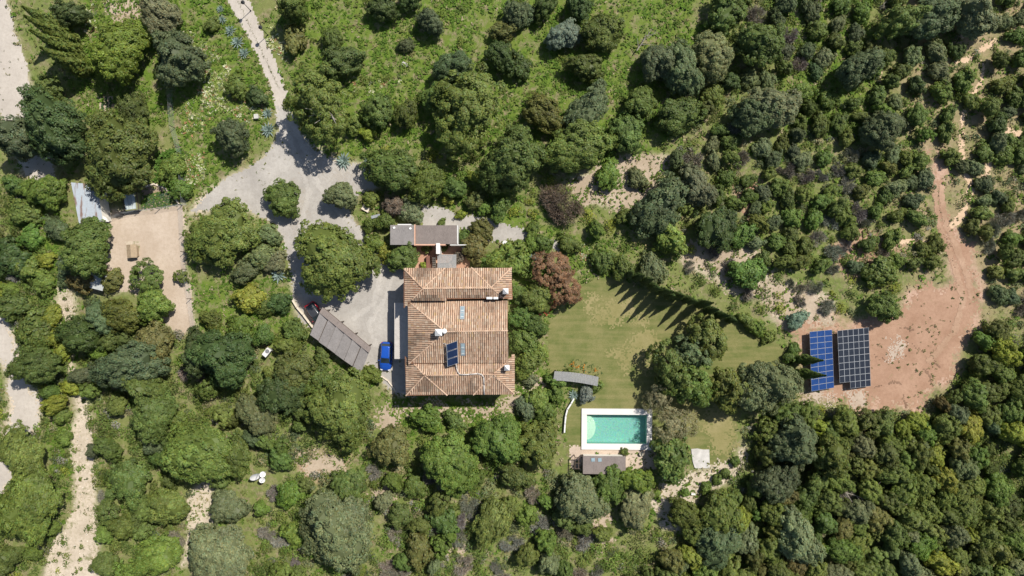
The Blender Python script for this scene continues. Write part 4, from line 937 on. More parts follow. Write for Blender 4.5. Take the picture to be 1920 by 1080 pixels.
# vegetable beds
M_BED = m_soil('bed_soil', (0.24, 0.185, 0.13), (0.32, 0.255, 0.185), (0.18, 0.13, 0.09), 0.4, 2.0)
patch('vegetable_bed', np.array(WP([(266, 355), (290, 345), (318, 358), (334, 376), (332, 384), (266, 393)])), 0.03, M_BED, 0.1, fray=0.15)
patch('vegetable_bed', np.array(WP([(186, 182), (212, 182), (216, 214), (188, 216)])), 0.03, M_DRY, 0.1, fray=0.15)
eb = MB(); ecurve = [(268, 352), (290, 345), (308, 352), (322, 362), (330, 372), (336, 384)]
es = thing('bed_edging', 'curved pale stone edging round the vegetable bed', 'edging', (*P(300, 360), 0))
for a_, b_ in zip(ecurve[:-1], ecurve[1:]):
    p0, p1 = P(*a_), P(*b_); dx, dy = p1[0] - p0[0], p1[1] - p0[1]
    for k in range(3):
        f = (k + 0.5) / 3
        MB().box((p0[0] + dx * f - es.location.x, p0[1] + dy * f - es.location.y, 0.12), (math.hypot(dx, dy) / 3 - 0.03, 0.22 + 0.05 * random.random(), 0.24), math.atan2(dy, dx) + random.uniform(-0.1, 0.1)).build('stone', M_STEP, es, bevel=0.03)
# ================================================================ PLANTS
def unit(n, rg): v = rg.normal(size=(n, 3)); return v / np.linalg.norm(v, axis=1)[:, None]
_ICO = None
def ico():
    global _ICO
    if _ICO is None:
        import bmesh
        bm = bmesh.new(); bmesh.ops.create_icosphere(bm, subdivisions=2, radius=1.0); bm.verts.ensure_lookup_table()
        _ICO = (np.array([v.co[:] for v in bm.verts]), np.array([[v.index for v in f.verts] for f in bm.faces])); bm.free()
    return _ICO
def leaf_quads(c, n, ln, wd, rg):
    """leaf-sized rhombs at c facing n"""
    k = len(c); n = n / (np.linalg.norm(n, axis=1)[:, None] + 1e-9); r = unit(k, rg); t = np.cross(n, r); t /= np.linalg.norm(t, axis=1)[:, None] + 1e-9; s = np.cross(n, t)
    a = (ln * rg.uniform(0.7, 1.3, k))[:, None]; b = (wd * rg.uniform(0.7, 1.3, k))[:, None]
    return np.stack([c - t * a, c + s * b, c + t * a, c - s * b], 1).reshape(-1, 3)
def tint_leaf(k, rg, lobe=None, amp=0.22):
    v = rg.uniform(1 - amp, 1 + amp, k); h = rg.normal(0, 0.06, k)
    if lobe is not None: v = v * lobe
    T = np.stack([v * (1 + h * 1.5), v, v * (1 - h)], -1); return np.repeat(T, 4, 0)
def ico3():
    import bmesh
    bm = bmesh.new(); bmesh.ops.create_icosphere(bm, subdivisions=3, radius=1.0); bm.verts.ensure_lookup_table()
    r = (np.array([v.co[:] for v in bm.verts]), np.array([[v.index for v in f.verts] for f in bm.faces])); bm.free(); return r
_ICO3 = None
def crown(name, seed, R, Hc, base, rc, leaf=0.17, cover=1.2, nl=18, relief=0.24, gaps=0.0, core=True, up=0.35, jit=0.55, flat=1.0, rough=1.0):
    """leafy crown: a lobed, lopsided envelope set with small leaf clumps. base = height of the lowest leaves, Hc = crown height, rc = clump radius"""
    global _ICO3
    rg = np.random.default_rng(seed)
    ld = unit(nl * 2, rg); ld = ld[ld[:, 2] > -0.3][:nl]; lw = rg.uniform(0.55, 0.95, len(ld)) * 1.9 / math.sqrt(nl / 4.0); lb = rg.uniform(0.75, 1.25, len(ld))
    ph = rg.uniform(0, 6.28, 3)
    def env(d):
        az = np.arctan2(d[:, 1], d[:, 0]); lop = 0.98 + 0.12 * np.sin(az + ph[0]) + 0.11 * np.sin(2 * az + ph[1]) + 0.09 * np.sin(3 * az + ph[2]) + 0.05 * np.sin(5 * az + ph[0] * 3)
        ang = np.arccos(np.clip(d @ ld.T, -1, 1)); bmp = np.max(lb * np.clip(1 - (ang / lw) ** 2, 0, 1), 1); who = np.argmax(lb * np.clip(1 - (ang / lw) ** 2, 0, 1), 1)
        return lop * (1 - relief + relief * bmp), who
    def place(d, r):
        p = d * r[:, None] * np.array([R, R, 1.0]); z = np.sign(d[:, 2]) * np.abs(d[:, 2]) ** flat * r
        p[:, 2] = base + Hc * 0.32 + z * np.where(z > 0, Hc * 0.68, Hc * 0.40); return p
    nc = int(2.3 * math.pi * R * R * 1.15 / (math.pi * rc * rc) * 1.25)
    d = unit(nc * 2, rg); d = d[d[:, 2] > -0.28][:nc]; nc = len(d); r, who = env(d)
    r = r * (1 - rough * rc / R * rg.uniform(-0.6, 1.6, nc)) - rc * 0.55 / R
    c = place(d, r)
    if gaps:
        g_ = fbm(c[:, 0] + c[:, 2] * 1.7, c[:, 1] - c[:, 2], R * 0.42, seed % 50, 3); k = g_ > np.quantile(g_, gaps); c, d, who, nc = c[k], d[k], who[k], int(k.sum())
    rr = rc * rg.uniform(0.7, 1.35, nc)
    per = np.clip((2 * math.pi * rr ** 2 * cover / (2 * leaf * leaf * 0.62)).astype(int), 4, 110)
    S = np.repeat(np.arange(nc), per); k = len(S); dl = unit(k, rg); fl = (dl * d[S]).sum(1) < -0.25; dl[fl] *= -1
    p = c[S] + dl * (rr[S] * rg.uniform(0.72, 1.15, k))[:, None]; p[:, 2] = np.maximum(p[:, 2], 0.03)
    nrm = 0.75 * dl + 0.45 * d[S] + jit * unit(k, rg) + np.array([0, 0, up])
    V = leaf_quads(p, nrm, leaf, leaf * 0.62, rg); F = np.arange(k * 4).reshape(-1, 4)
    T = tint_leaf(k, rg, rg.uniform(0.84, 1.16, len(ld))[who[S]] * rg.uniform(0.80, 1.20, nc)[S])
    cs = place(ld, np.full(len(ld), 0.62))
    if not core: return np_mesh(name, V, F, T, [LEAF]), cs
    if _ICO3 is None: _ICO3 = ico3()
    iv, if_ = _ICO3; re_, _ = env(iv); cv = place(iv, re_ * 0.98 - rc * 1.05 / R); cv[:, 2] = np.maximum(cv[:, 2], 0.02)
    V2 = np.concatenate([V, cv]); T2 = np.concatenate([T, np.full((len(cv), 3), 0.8)]); cf = if_ + len(V); nq, ntri = len(F), len(cf)
    me = bpy.data.meshes.new(name)
    me.vertices.add(len(V2)); me.vertices.foreach_set('co', V2.astype(np.float32).ravel())
    me.loops.add(nq * 4 + ntri * 3); me.loops.foreach_set('vertex_index', np.concatenate([F.ravel(), cf.ravel()]).astype(np.int32))
    me.polygons.add(nq + ntri); me.polygons.foreach_set('loop_start', np.concatenate([np.arange(nq) * 4, nq * 4 + np.arange(ntri) * 3]).astype(np.int32))
    me.polygons.foreach_set('loop_total', np.concatenate([np.full(nq, 4), np.full(ntri, 3)]).astype(np.int32))
    me.polygons.foreach_set('use_smooth', np.zeros(nq + ntri, bool)); me.update(calc_edges=True)
    at = me.attributes.new('tint', 'FLOAT_COLOR', 'POINT'); TT = np.ones((len(V2), 4), np.float32); TT[:, :3] = T2; at.data.foreach_set('color', TT.ravel())
    me.materials.append(LEAF)
    return me, cs
def trunk_mesh(name, c1, h, r, seed, fork=0.35, nl=7, mat=None):
    rg = np.random.default_rng(seed); m = MB(); b = Vector((0, 0, 0)); f = Vector((rg.normal(0, 0.1), rg.normal(0, 0.1), h * fork))
    m.tube(b - Vector((0, 0, 0.1)), f, r * 1.25, r * 0.85, 8, caps=False)
    for i in rg.choice(len(c1), min(nl, len(c1)), replace=False):
        e = Vector(c1[i]); mid = f.lerp(e, 0.5) + Vector((0, 0, -0.06 * h)); m.tube(f, mid, r * 0.6, r * 0.38, 6, caps=False); m.tube(mid, e, r * 0.38, r * 0.12, 5, caps=False)
    return m.mesh(name, mat or BARK, True)

LIB = {}                                                                  # kind -> list of (crown mesh, trunk mesh, R, H)
def lib(kind, n, R, H, base, r1, tr=0.22, **kw):
    out = []
    for i in range(n):
        sd = abs(hash_s(kind)) % 1000 + i * 13
        me, c1 = crown('crown', sd, R, H - base, base, r1, **kw)
        tm = trunk_mesh('trunk', c1, H, tr, sd) if tr else None
        out.append((me, tm, R, H))
    LIB[kind] = out
def hash_s(s): return sum((i + 3) * ord(c) for i, c in enumerate(s))
lib('big', 5, 5.0, 8.0, 1.6, 0.52, 0.32, leaf=0.17, nl=20, relief=0.38, rough=1.3)
lib('mid', 8, 3.2, 5.5, 0.9, 0.42, 0.2, leaf=0.15, nl=13, relief=0.36, rough=1.2)
lib('soft', 6, 3.2, 5.2, 0.7, 0.34, 0.2, leaf=0.12, nl=14, relief=0.32, cover=1.15)       # finer, greyer foliage
lib('softbig', 2, 5.0, 7.5, 1.4, 0.42, 0.3, leaf=0.14, nl=18, relief=0.4, cover=1.0, rough=1.5)
lib('pine', 4, 5.0, 7.6, 2.4, 0.44, 0.3, leaf=0.15, nl=20, relief=0.42, cover=0.95, rough=1.6, flat=1.5)   # broad, flat topped
lib('airy', 3, 3.2, 6.0, 1.0, 0.36, 0.16, leaf=0.13, nl=14, relief=0.4, gaps=0.42, core=False, rough=1.6)
lib('open', 4, 3.2, 6.5, 1.2, 0.44, 0.2, leaf=0.16, nl=12, relief=0.45, gaps=0.22, core=False, rough=1.8, cover=1.4)
lib('airybig', 2, 5.0, 11.0, 2.4, 0.5, 0.3, leaf=0.15, nl=20, relief=0.42, gaps=0.26, core=False, rough=2.4, cover=1.5)
lib('bare', 2, 3.2, 5.5, 1.2, 0.4, 0.14, leaf=0.09, cover=0.42, nl=14, relief=0.3, gaps=0.3, core=False, rough=2.2)
lib('broad', 1, 3.0, 5.0, 0.8, 0.5, 0.2, leaf=0.25, cover=1.2, nl=14, up=0.6)
lib('shrub', 8, 1.7, 2.3, 0.05, 0.30, 0.0, leaf=0.125, nl=8, relief=0.4, rough=1.2)
lib('shrubs', 5, 0.9, 1.1, 0.03, 0.21, 0.0, leaf=0.10, nl=6, relief=0.4)
lib('softshrub', 6, 1.7, 2.0, 0.05, 0.26, 0.0, leaf=0.10, nl=9, relief=0.36)

def dry_mesh(name, seed, R, Hh, n=1500):
    """leafless thicket: short fine twigs through a lumpy, lopsided volume, rising from the root"""
    rg = np.random.default_rng(seed); nb = 9; bc = unit(nb, rg) * np.array([0.62, 0.62, 0.4]); bc[:, 2] = np.abs(bc[:, 2]) + 0.15; br_ = rg.uniform(0.3, 0.5, nb)
    w_ = rg.integers(0, nb, n); d = unit(n, rg); d[:, 2] = np.abs(d[:, 2]); st = (bc[w_] + d * (br_[w_] * rg.uniform(0.3, 1.0, n))[:, None]) * np.array([R, R, Hh])
    dr = d * 0.5 + bc[w_] * 0.5 + 0.8 * unit(n, rg) + np.array([0, 0, 0.5]); dr /= np.linalg.norm(dr, axis=1)[:, None]; tip = st + dr * rg.uniform(0.2, 0.5, n)[:, None]
    st[:, 2] = np.maximum(st[:, 2], 0.02); tip[:, 2] = np.maximum(tip[:, 2], 0.05)
    ax = tip - st; sd = np.cross(ax, unit(n, rg)); sd /= np.linalg.norm(sd, axis=1)[:, None] + 1e-9; w = rg.uniform(0.014, 0.032, n)[:, None]
    V = np.stack([st - sd * w, st + sd * w, tip + sd * w * 0.4, tip - sd * w * 0.4], 1).reshape(-1, 3)
    return np_mesh(name, V, np.arange(n * 4).reshape(-1, 4), tint_leaf(n, rg, None, 0.3), [TWIG])
LIB['dry'] = [(dry_mesh('twigs', 40 + i, 1.6, 1.2, 2200), None, 1.6, 1.2) for i in range(4)]
LIB['drybig'] = [(dry_mesh('twigs', 50, 2.9, 2.6, 9000), None, 2.9, 2.6)]
def cypress_mesh(seed, R=0.85, Hh=8.0, n=3600):
    rg = np.random.default_rng(seed); z = rg.random(n) ** 0.85; prof = R * np.minimum(1, (1 - z) * 1.5) ** 0.95 * np.minimum(1, 0.45 + z * 4)
    a = rg.uniform(0, 6.283, n); lump = 1 + 0.16 * np.sin(5 * a + z * 17 + seed) + 0.12 * np.sin(9 * a - z * 31)
    r = prof * lump * rg.uniform(0.72, 1.08, n); p = np.stack([r * np.cos(a), r * np.sin(a), 0.25 + z * (Hh - 0.3)], -1)
    nrm = np.stack([np.cos(a), np.sin(a), np.full(n, 0.45)], -1) + 0.45 * unit(n, rg)
    V = leaf_quads(p, nrm, 0.17, 0.085, rg); F = np.arange(n * 4).reshape(-1, 4); T = tint_leaf(n, rg, 0.85 + 0.3 * (lump - 0.8))
    # a closed inner body so that the sun does not shine through the column
    zs_ = np.linspace(0, 1, 9); q = []; fs = []
    for k, zz in enumerate(zs_):
        rr = 0.72 * R * min(1, (1 - zz) * 1.5) ** 0.95 * min(1, 0.45 + zz * 4)
        for i in range(8): q.append((rr * math.cos(i * 0.785), rr * math.sin(i * 0.785), 0.3 + zz * (Hh - 0.6)))
    for k in range(8):
        for i in range(8): j = (i + 1) % 8; fs.append((k * 8 + i, k * 8 + j, k * 8 + 8 + j, k * 8 + 8 + i))
    V = np.concatenate([V, np.array(q)]); F = np.concatenate([F, np.array(fs) + n * 4]); T = np.concatenate([T, np.full((len(q), 3), 0.8)])
    me = np_mesh('crown', V, F, T, [LEAF]); tm = MB().tube((0, 0, -0.1), (0, 0, Hh * 0.5), 0.14, 0.06, 7).mesh('trunk', BARK)
    return me, tm, R, Hh
LIB['cypress'] = [cypress_mesh(60 + i) for i in range(3)]
def agave_mesh(seed, n=30):
    rg = np.random.default_rng(seed); m = MB()
    for i in range(n):
        a = i * 2.39996 + rg.normal(0, 0.1); e = 0.18 + 1.15 * (1 - i / n) ** 0.0 * (i / n); e = 0.15 + 1.1 * (i / n); ln = rg.uniform(0.85, 1.1) * (1.0 - 0.25 * i / n); w = 0.085
        ca, sa = math.cos(a), math.sin(a); tn = rg.uniform(0.8, 1.15); pts = []
        for s, wf, dz in ((0.05, 0.7, 0), (0.35, 1.0, 0.03), (0.7, 0.75, 0.0), (1.0, 0.04, -0.07)):
            rr = s * ln * math.cos(e); zz = 0.06 + s * ln * math.sin(e) + dz
            pts.append((rr, zz, w * wf))
        v = []
        for rr, zz, ww in pts: v += [(rr * ca - ww * sa, rr * sa + ww * ca, zz + 0.025), (rr * ca, rr * sa, zz - 0.01), (rr * ca + ww * sa, rr * sa - ww * ca, zz + 0.025)]
        fs = []
        for k in range(3):
            for j in (0, 1): fs.append((k * 3 + j, k * 3 + j + 1, k * 3 + 4 + j, k * 3 + 3 + j))
        m.add(v, fs, 0, (tn, tn, tn))
    return m.mesh('leaves', LEAF, True)
LIB['agave'] = [(agave_mesh(70 + i), None, 1.0, 1.0) for i in range(3)]

COLR = {'dk': ((0.068, 0.100, 0.030), 'dark green'), 'md': ((0.104, 0.146, 0.034), 'mid green'), 'br': ((0.122, 0.178, 0.034), 'bright green'),
        'ol': ((0.128, 0.162, 0.036), 'olive green'), 'lm': ((0.135, 0.180, 0.028), 'lime green'), 'gy': ((0.150, 0.175, 0.080), 'grey-green'), 'bl': ((0.100, 0.126, 0.058), 'dusky green'),
        'yl': ((0.20, 0.225, 0.035), 'yellow-green'), 'bn': ((0.138, 0.132, 0.042), 'brownish olive'), 'rd': ((0.20, 0.115, 0.062), 'rusty red'),
        'gr': ((0.22, 0.212, 0.17), 'leafless grey'), 'pu': ((0.145, 0.112, 0.085), 'purplish brown'), 'sv': ((0.16, 0.20, 0.145), 'silvery'), 'ag': ((0.24, 0.31, 0.29), 'blue-grey'), 'tw': ((0.22, 0.205, 0.11), 'pale twiggy'), 'do': ((0.096, 0.118, 0.028), 'dark olive')}
NAMES = {'big': 'evergreen_tree', 'mid': 'evergreen_tree', 'soft': 'olive_tree', 'softbig': 'olive_tree', 'pine': 'spreading_tree', 'airy': 'open_crowned_tree', 'open': 'open_crowned_tree', 'airybig': 'open_crowned_tree',
         'bare': 'bare_tree', 'broad': 'broadleaf_tree', 'shrub': 'shrub', 'shrubs': 'shrub', 'softshrub': 'shrub', 'dry': 'dry_shrub', 'drybig': 'dry_shrub', 'cypress': 'cypress_tree', 'agave': 'agave_plant'}
CATS = {'evergreen_tree': 'tree', 'olive_tree': 'tree', 'spreading_tree': 'tree', 'open_crowned_tree': 'tree', 'bare_tree': 'tree', 'broadleaf_tree': 'tree', 'shrub': 'shrub', 'dry_shrub': 'shrub', 'cypress_tree': 'tree', 'agave_plant': 'agave'}
WORDS = {'evergreen_tree': 'rounded evergreen tree', 'olive_tree': 'soft-leaved tree', 'spreading_tree': 'flat-topped spreading tree', 'open_crowned_tree': 'open-crowned tree', 'bare_tree': 'half-bare tree', 'broadleaf_tree': 'broadleaf tree', 'shrub': 'shrub', 'dry_shrub': 'dry shrub', 'cypress_tree': 'cypress', 'agave_plant': 'agave'}
PLANTS = []                                                               # dicts with everything the label writer needs
pr = np.random.default_rng(77)
def plant(kind, px, py, r, col, h=None, label=None, sxy=(1, 1), rz=None, lean=None, hm=0.55):
    """r = crown radius in photo pixels, h = height in metres"""
    rm = r / 13.0; var = LIB[kind]; me, tm, R, Hh = var[pr.integers(len(var))]
    if h is None:
        h = {'big': 3.2 + 1.0 * rm, 'mid': 1.4 + 1.05 * rm, 'soft': 1.5 + 1.1 * rm, 'softbig': 3.0 + 0.9 * rm, 'pine': 3.4 + 0.8 * rm, 'airy': 2.0 + 1.2 * rm, 'open': 2.0 + 1.2 * rm, 'airybig': 5 + 1.2 * rm, 'bare': 2 + 1.2 * rm, 'broad': 1.5 + 1.2 * rm,
             'shrub': 0.35 + 1.15 * rm, 'shrubs': 0.15 + 1.15 * rm, 'softshrub': 0.3 + 1.05 * rm, 'dry': 0.2 + 0.75 * rm, 'drybig': 0.5 + 0.8 * rm, 'cypress': 8.0, 'agave': rm * 0.95}[kind]
    x, y = P(px, py, h * hm); rm *= (CAM_H - h * hm) / CAM_H
    c = np.array(COLR[col][0]) * (pr.uniform(0.86, 1.14) * (1 + pr.normal(0, 0.05, 3)) if not label else 0.97) * 1.12; c = tuple(np.clip(c, 0.005, 1))
    nm = NAMES[kind]; s = rm / R
    if tm is None:
        o = link(nm, me); o.color = (*c, 1); top = o
    else:
        top = link(nm, None); top.empty_display_size = 0.3
        k = link('crown', me, top); k.color = (*c, 1); link('trunk', tm, top)
    top.location = (x, y, 0); tl_ = 0.09 if kind in ('big', 'mid', 'soft', 'softbig', 'open', 'airy', 'bare') and not label else 0.0
    top.rotation_euler = (lean[0] if lean else pr.normal(0, 1) * tl_ * 0.7, lean[1] if lean else pr.normal(0, 1) * tl_ * 0.7, pr.uniform(0, 6.283) if rz is None else rz)
    sq = pr.uniform(0.80, 1.22) if kind not in ('cypress', 'agave', 'drybig') and not label else 1.0
    top.scale = (s * sxy[0] * sq, s * sxy[1] / sq, h / Hh)
    top['category'] = CATS[nm]
    PLANTS.append(dict(o=top, kind=kind, nm=nm, px=px, py=py, r=r, col=col, x=x, y=y, rm=rm, h=h, label=label)); return top

# ---- trees and shrubs read off the photograph, one line each: (pixel x, pixel y, radius, colour[, height])
T_BIG = [(222, 90, 58, 'lm', 7, 'big lime-olive tree between the top-left cypresses and the dusky round tree'), (332, 118, 53, 'bl', 7, 'big dusky round tree left of the agave slope'),
 (98, 238, 64, 'dk', 9), (220, 296, 76, 'do', 8.5, 'huge dark olive tree spreading over the tin shed roof'), (160, 462, 53, 'md', 7, 'round mid green tree left of the bare yard'),
 (413, 442, 66, 'ol', 5.5, 'broad olive green tree right of the bare yard fence'), (632, 489, 74, 'ol', 8, 'broad olive green tree in the driveway loop above the carport'),
 (960, 305, 62, 'md', 8), (1075, 272, 55, 'md', 6.5), (420, 674, 58, 'dk', 7.5), (236, 690, 58, 'bl', 7), (374, 658, 40, 'dk', 6), (290, 775, 46, 'md', 6), (270, 735, 40, 'md', 6),
 (640, 775, 66, 'ol', 7, 'broad bright olive tree below the carport'), (840, 872, 56, 'br', 6.5, 'round bright green tree below the villa'), (937, 828, 50, 'br', 6), (70, 690, 42, 'md', 6)]
for t in T_BIG: plant('big', t[0], t[1], t[2], t[3], t[4], t[5] if len(t) > 5 else None)
T_PINE = [(376, 858, 64, 'ol', 7.5), (50, 955, 68, 'ol', 6.5), (42, 862, 52, 'ol', 6), (410, 1045, 68, 'gy', 6.5), (642, 990, 76, 'gy', 7, 'widest grey-green flat-topped tree below the broad bright olive tree')]
for t in T_PINE: plant('pine', t[0], t[1], t[2], t[3], t[4], t[5] if len(t) > 5 else None)
T_MID = [(128, 30, 30, 'dk', 5), (95, 172, 28, 'md', 4), (40, 258, 40, 'bl', 7), (248, 214, 32, 'do', 5), (215, 250, 34, 'do', 5), (430, 252, 33, 'bl', 5, 'round dusky tree at the foot of the agave slope'),
 (548, 8, 34, 'md', 6), (715, 14, 30, 'dk'), (766, -4, 24, 'dk'), (640, 112, 42, 'dk'), (626, 74, 24, 'md'), (935, 106, 34, 'dk'), (1125, 66, 42, 'do'), (1095, 127, 34, 'do'), (1025, 6, 28, 'dk'), (1088, 14, 30, 'dk'),
 (1360, 22, 40, 'md'), (1205, 195, 36, 'md'), (1265, 216, 43, 'md'), (1025, 216, 40, 'do'), (1175, 246, 38, 'md'), (706, 206, 36, 'md'), (762, 212, 30, 'do'), (822, 182, 36, 'md'),
 (88, 358, 36, 'br', 4), (526, 370, 34, 'md', 3.8, 'neat round green tree standing alone on the gravel'), (757, 480, 31, 'md', 3.5, 'rounded green tree at the left end of the storehouse'), (745, 320, 47, 'md'), (800, 338, 36, 'ol'), (850, 352, 24, 'md'),
 (1240, 388, 50, 'bl', 6), (1345, 430, 46, 'dk', 4.5), (1655, 577, 29, 'md', 4, 'round green tree standing alone above the black solar array'), 
 (1146, 908, 34, 'md', 4.5), (1196, 902, 32, 'br', 4.5), (1015, 840, 42, 'ol', 5), (1350, 965, 42, 'do', 5), (1290, 965, 30, 'do', 4.5), (735, 836, 40, 'bn', 4.5), (286, 570, 36, 'br', 4.5), (232, 590, 34, 'do', 5), (286, 642, 38, 'bn', 5), (145, 626, 38, 'dk', 5.5),
 (525, 732, 42, 'dk', 5.5), (550, 700, 38, 'md', 5), (655, 910, 36, 'md', 4), (440, 858, 36, 'md', 4.5), (240, 900, 42, 'md', 4.5), (290, 1050, 40, 'br', 4.5), (315, 948, 36, 'ol', 4.5), (920, 985, 40, 'ol', 4.5), (1560, 860, 42, 'do', 6.5), (1430, 80, 46, 'md', 6), (1700, 38, 36, 'md', 5.5),
 (1690, 640, 0, 'md')]
for t in T_MID:
    if t[2]: plant('mid', t[0], t[1], t[2] * (0.9 if t[1] < 260 and 480 < t[0] < 1300 else 1.0), t[3], t[4] if len(t) > 4 else None, t[5] if len(t) > 5 else None)
T_SOFT = [(303, 32, 40, 'gy', 5.5), (1062, 66, 32, 'sv', 3.6, 'small silvery tree in the upper meadow'), (805, 38, 26, 'bl'), (850, 122, 34, 'bl'), (1228, 116, 40, 'bl'), (1284, 134, 44, 'bl'), (1345, 100, 44, 'gy'), (1100, 206, 44, 'bl'), (1415, 215, 46, 'bl'), (1460, 206, 50, 'gy'),
 (1605, 132, 40, 'bl', 6), (1650, 252, 40, 'bl'), (635, 366, 29, 'gy', 4, 'small olive tree in the middle of the gravel drive'), (1310, 350, 38, 'gy'), (1430, 722, 58, 'gy', 7.5, 'large grey-green tree right of the lawn tree clump'), (1090, 936, 48, 'gy', 5.5, 'round grey-green tree just below the brown shelter roof'),
 (1345, 1018, 46, 'bl', 5), (1490, 830, 46, 'bl', 6.5), (1500, 1012, 48, 'gy', 6), (480, 790, 40, 'bl', 4.5), (426, 945, 34, 'gy', 4), (185, 592, 30, 'bl', 4.5), (970, 30, 28, 'bl'), (1830, 32, 46, 'gy'), (1750, 32, 44, 'bl'), (1462, 905, 40, 'bl', 6), (1195, 952, 38, 'gy', 4)]
for t in T_SOFT: plant('soft' if t[2] < 55 else 'softbig', t[0], t[1], t[2], t[3], t[4] if len(t) > 4 else None, t[5] if len(t) > 5 else None)
plant('airybig', 598, 200, 66, 'ol', 10.5, 'tall yellowish open-crowned tree over the end of the lane'); plant('airybig', 874, 208, 74, 'ol', 9.5, 'tall yellowish open-crowned tree above the villa')
plant('airy', 280, 522, 35, 'md', 3.6, 'thin-crowned tree in the lower part of the bare yard'); plant('airy', 338, 516, 15, 'ol', 1.8, 'sparse little bush in the bare yard beside the fence')
plant('bare', 1265, 795, 42, 'tw', 5, 'half-bare twiggy tree at the right end of the pool'); plant('broad', 1258, 863, 40, 'md', 4.8, 'dark glossy broadleaf tree below the right end of the pool')
plant('airy', 1040, 505, 42, 'rd', 4.5, 'rusty red tree right of the villa'); plant('airy', 1064, 546, 34, 'rd', 4.3, 'smaller brownish red tree at the upper lawn edge'); plant('mid', 1005, 562, 30, 'ol', 3.6, 'rounded olive tree left of the red bottlebrush flowers')
for q_ in ((1258, 682, 44, 'md', 7), (1312, 722, 42, 'md', 6.5), (1366, 728, 42, 'ol', 6), (1332, 640, 44, 'ol', 5.8), (1276, 722, 36, 'ol', 6.2), (1300, 668, 36, 'bl', 6)): plant('open', *q_)
plant('airy', 1295, 655, 34, 'bl', 5.5); plant('bare', 1235, 745, 28, 'tw', 4)
plant('drybig', 1057, 386, 54, 'pu', 2.6, 'leafless purplish brown thicket on the dry slope', (1.0, 0.6), math.radians(-45))
# cypress row along the lawn, beside the solar arrays, and the group in the upper left corner
CY = [(1178, 514, 4.6), (1191, 521, 5.4), (1205, 529, 6.4), (1218, 537, 7.2), (1231, 546, 8.2), (1248, 552, 6.4), (1265, 556, 6.0), (1281, 561, 6.8), (1306, 571, 7.8), (1323, 582, 5.8), (1339, 590, 5.6), (1364, 597, 3.8)]
for i, (px, py, h) in enumerate(CY):
    w = ['first', 'second', 'third', 'fourth', 'fifth', 'sixth', 'seventh', 'eighth', 'ninth', 'tenth', 'eleventh', 'last'][i]
    h *= 1.12; plant('cypress', px, py, 6.6 + 0.12 * h, 'dk', h, f'{w} cypress from the left in the row along the lawn', hm=0.0, lean=(0, 0.05))
for px, py, h, lb in ((1493, 674, 6.5, 'upper cypress leaning over the blue solar array'), (1490, 700, 7.5, 'lower cypress leaning over the blue solar array')): plant('cypress', px, py, 9, 'md', h, lb, hm=0.0, lean=(-0.08, 0.16), rz=0.0)
for i, (px, py, h, lb) in enumerate(((150, 88, 11.5, 'topmost cypress of the group by the upper left road'), (160, 112, 11.5, 'middle cypress of the group by the upper left road'), (168, 136, 10.5, 'lowest cypress of the group by the upper left road'), (128, 62, 9.5, 'short inner cypress of the group by the upper left road'))):
    plant('cypress', px, py, 15, 'ol', h, lb, hm=0.0)
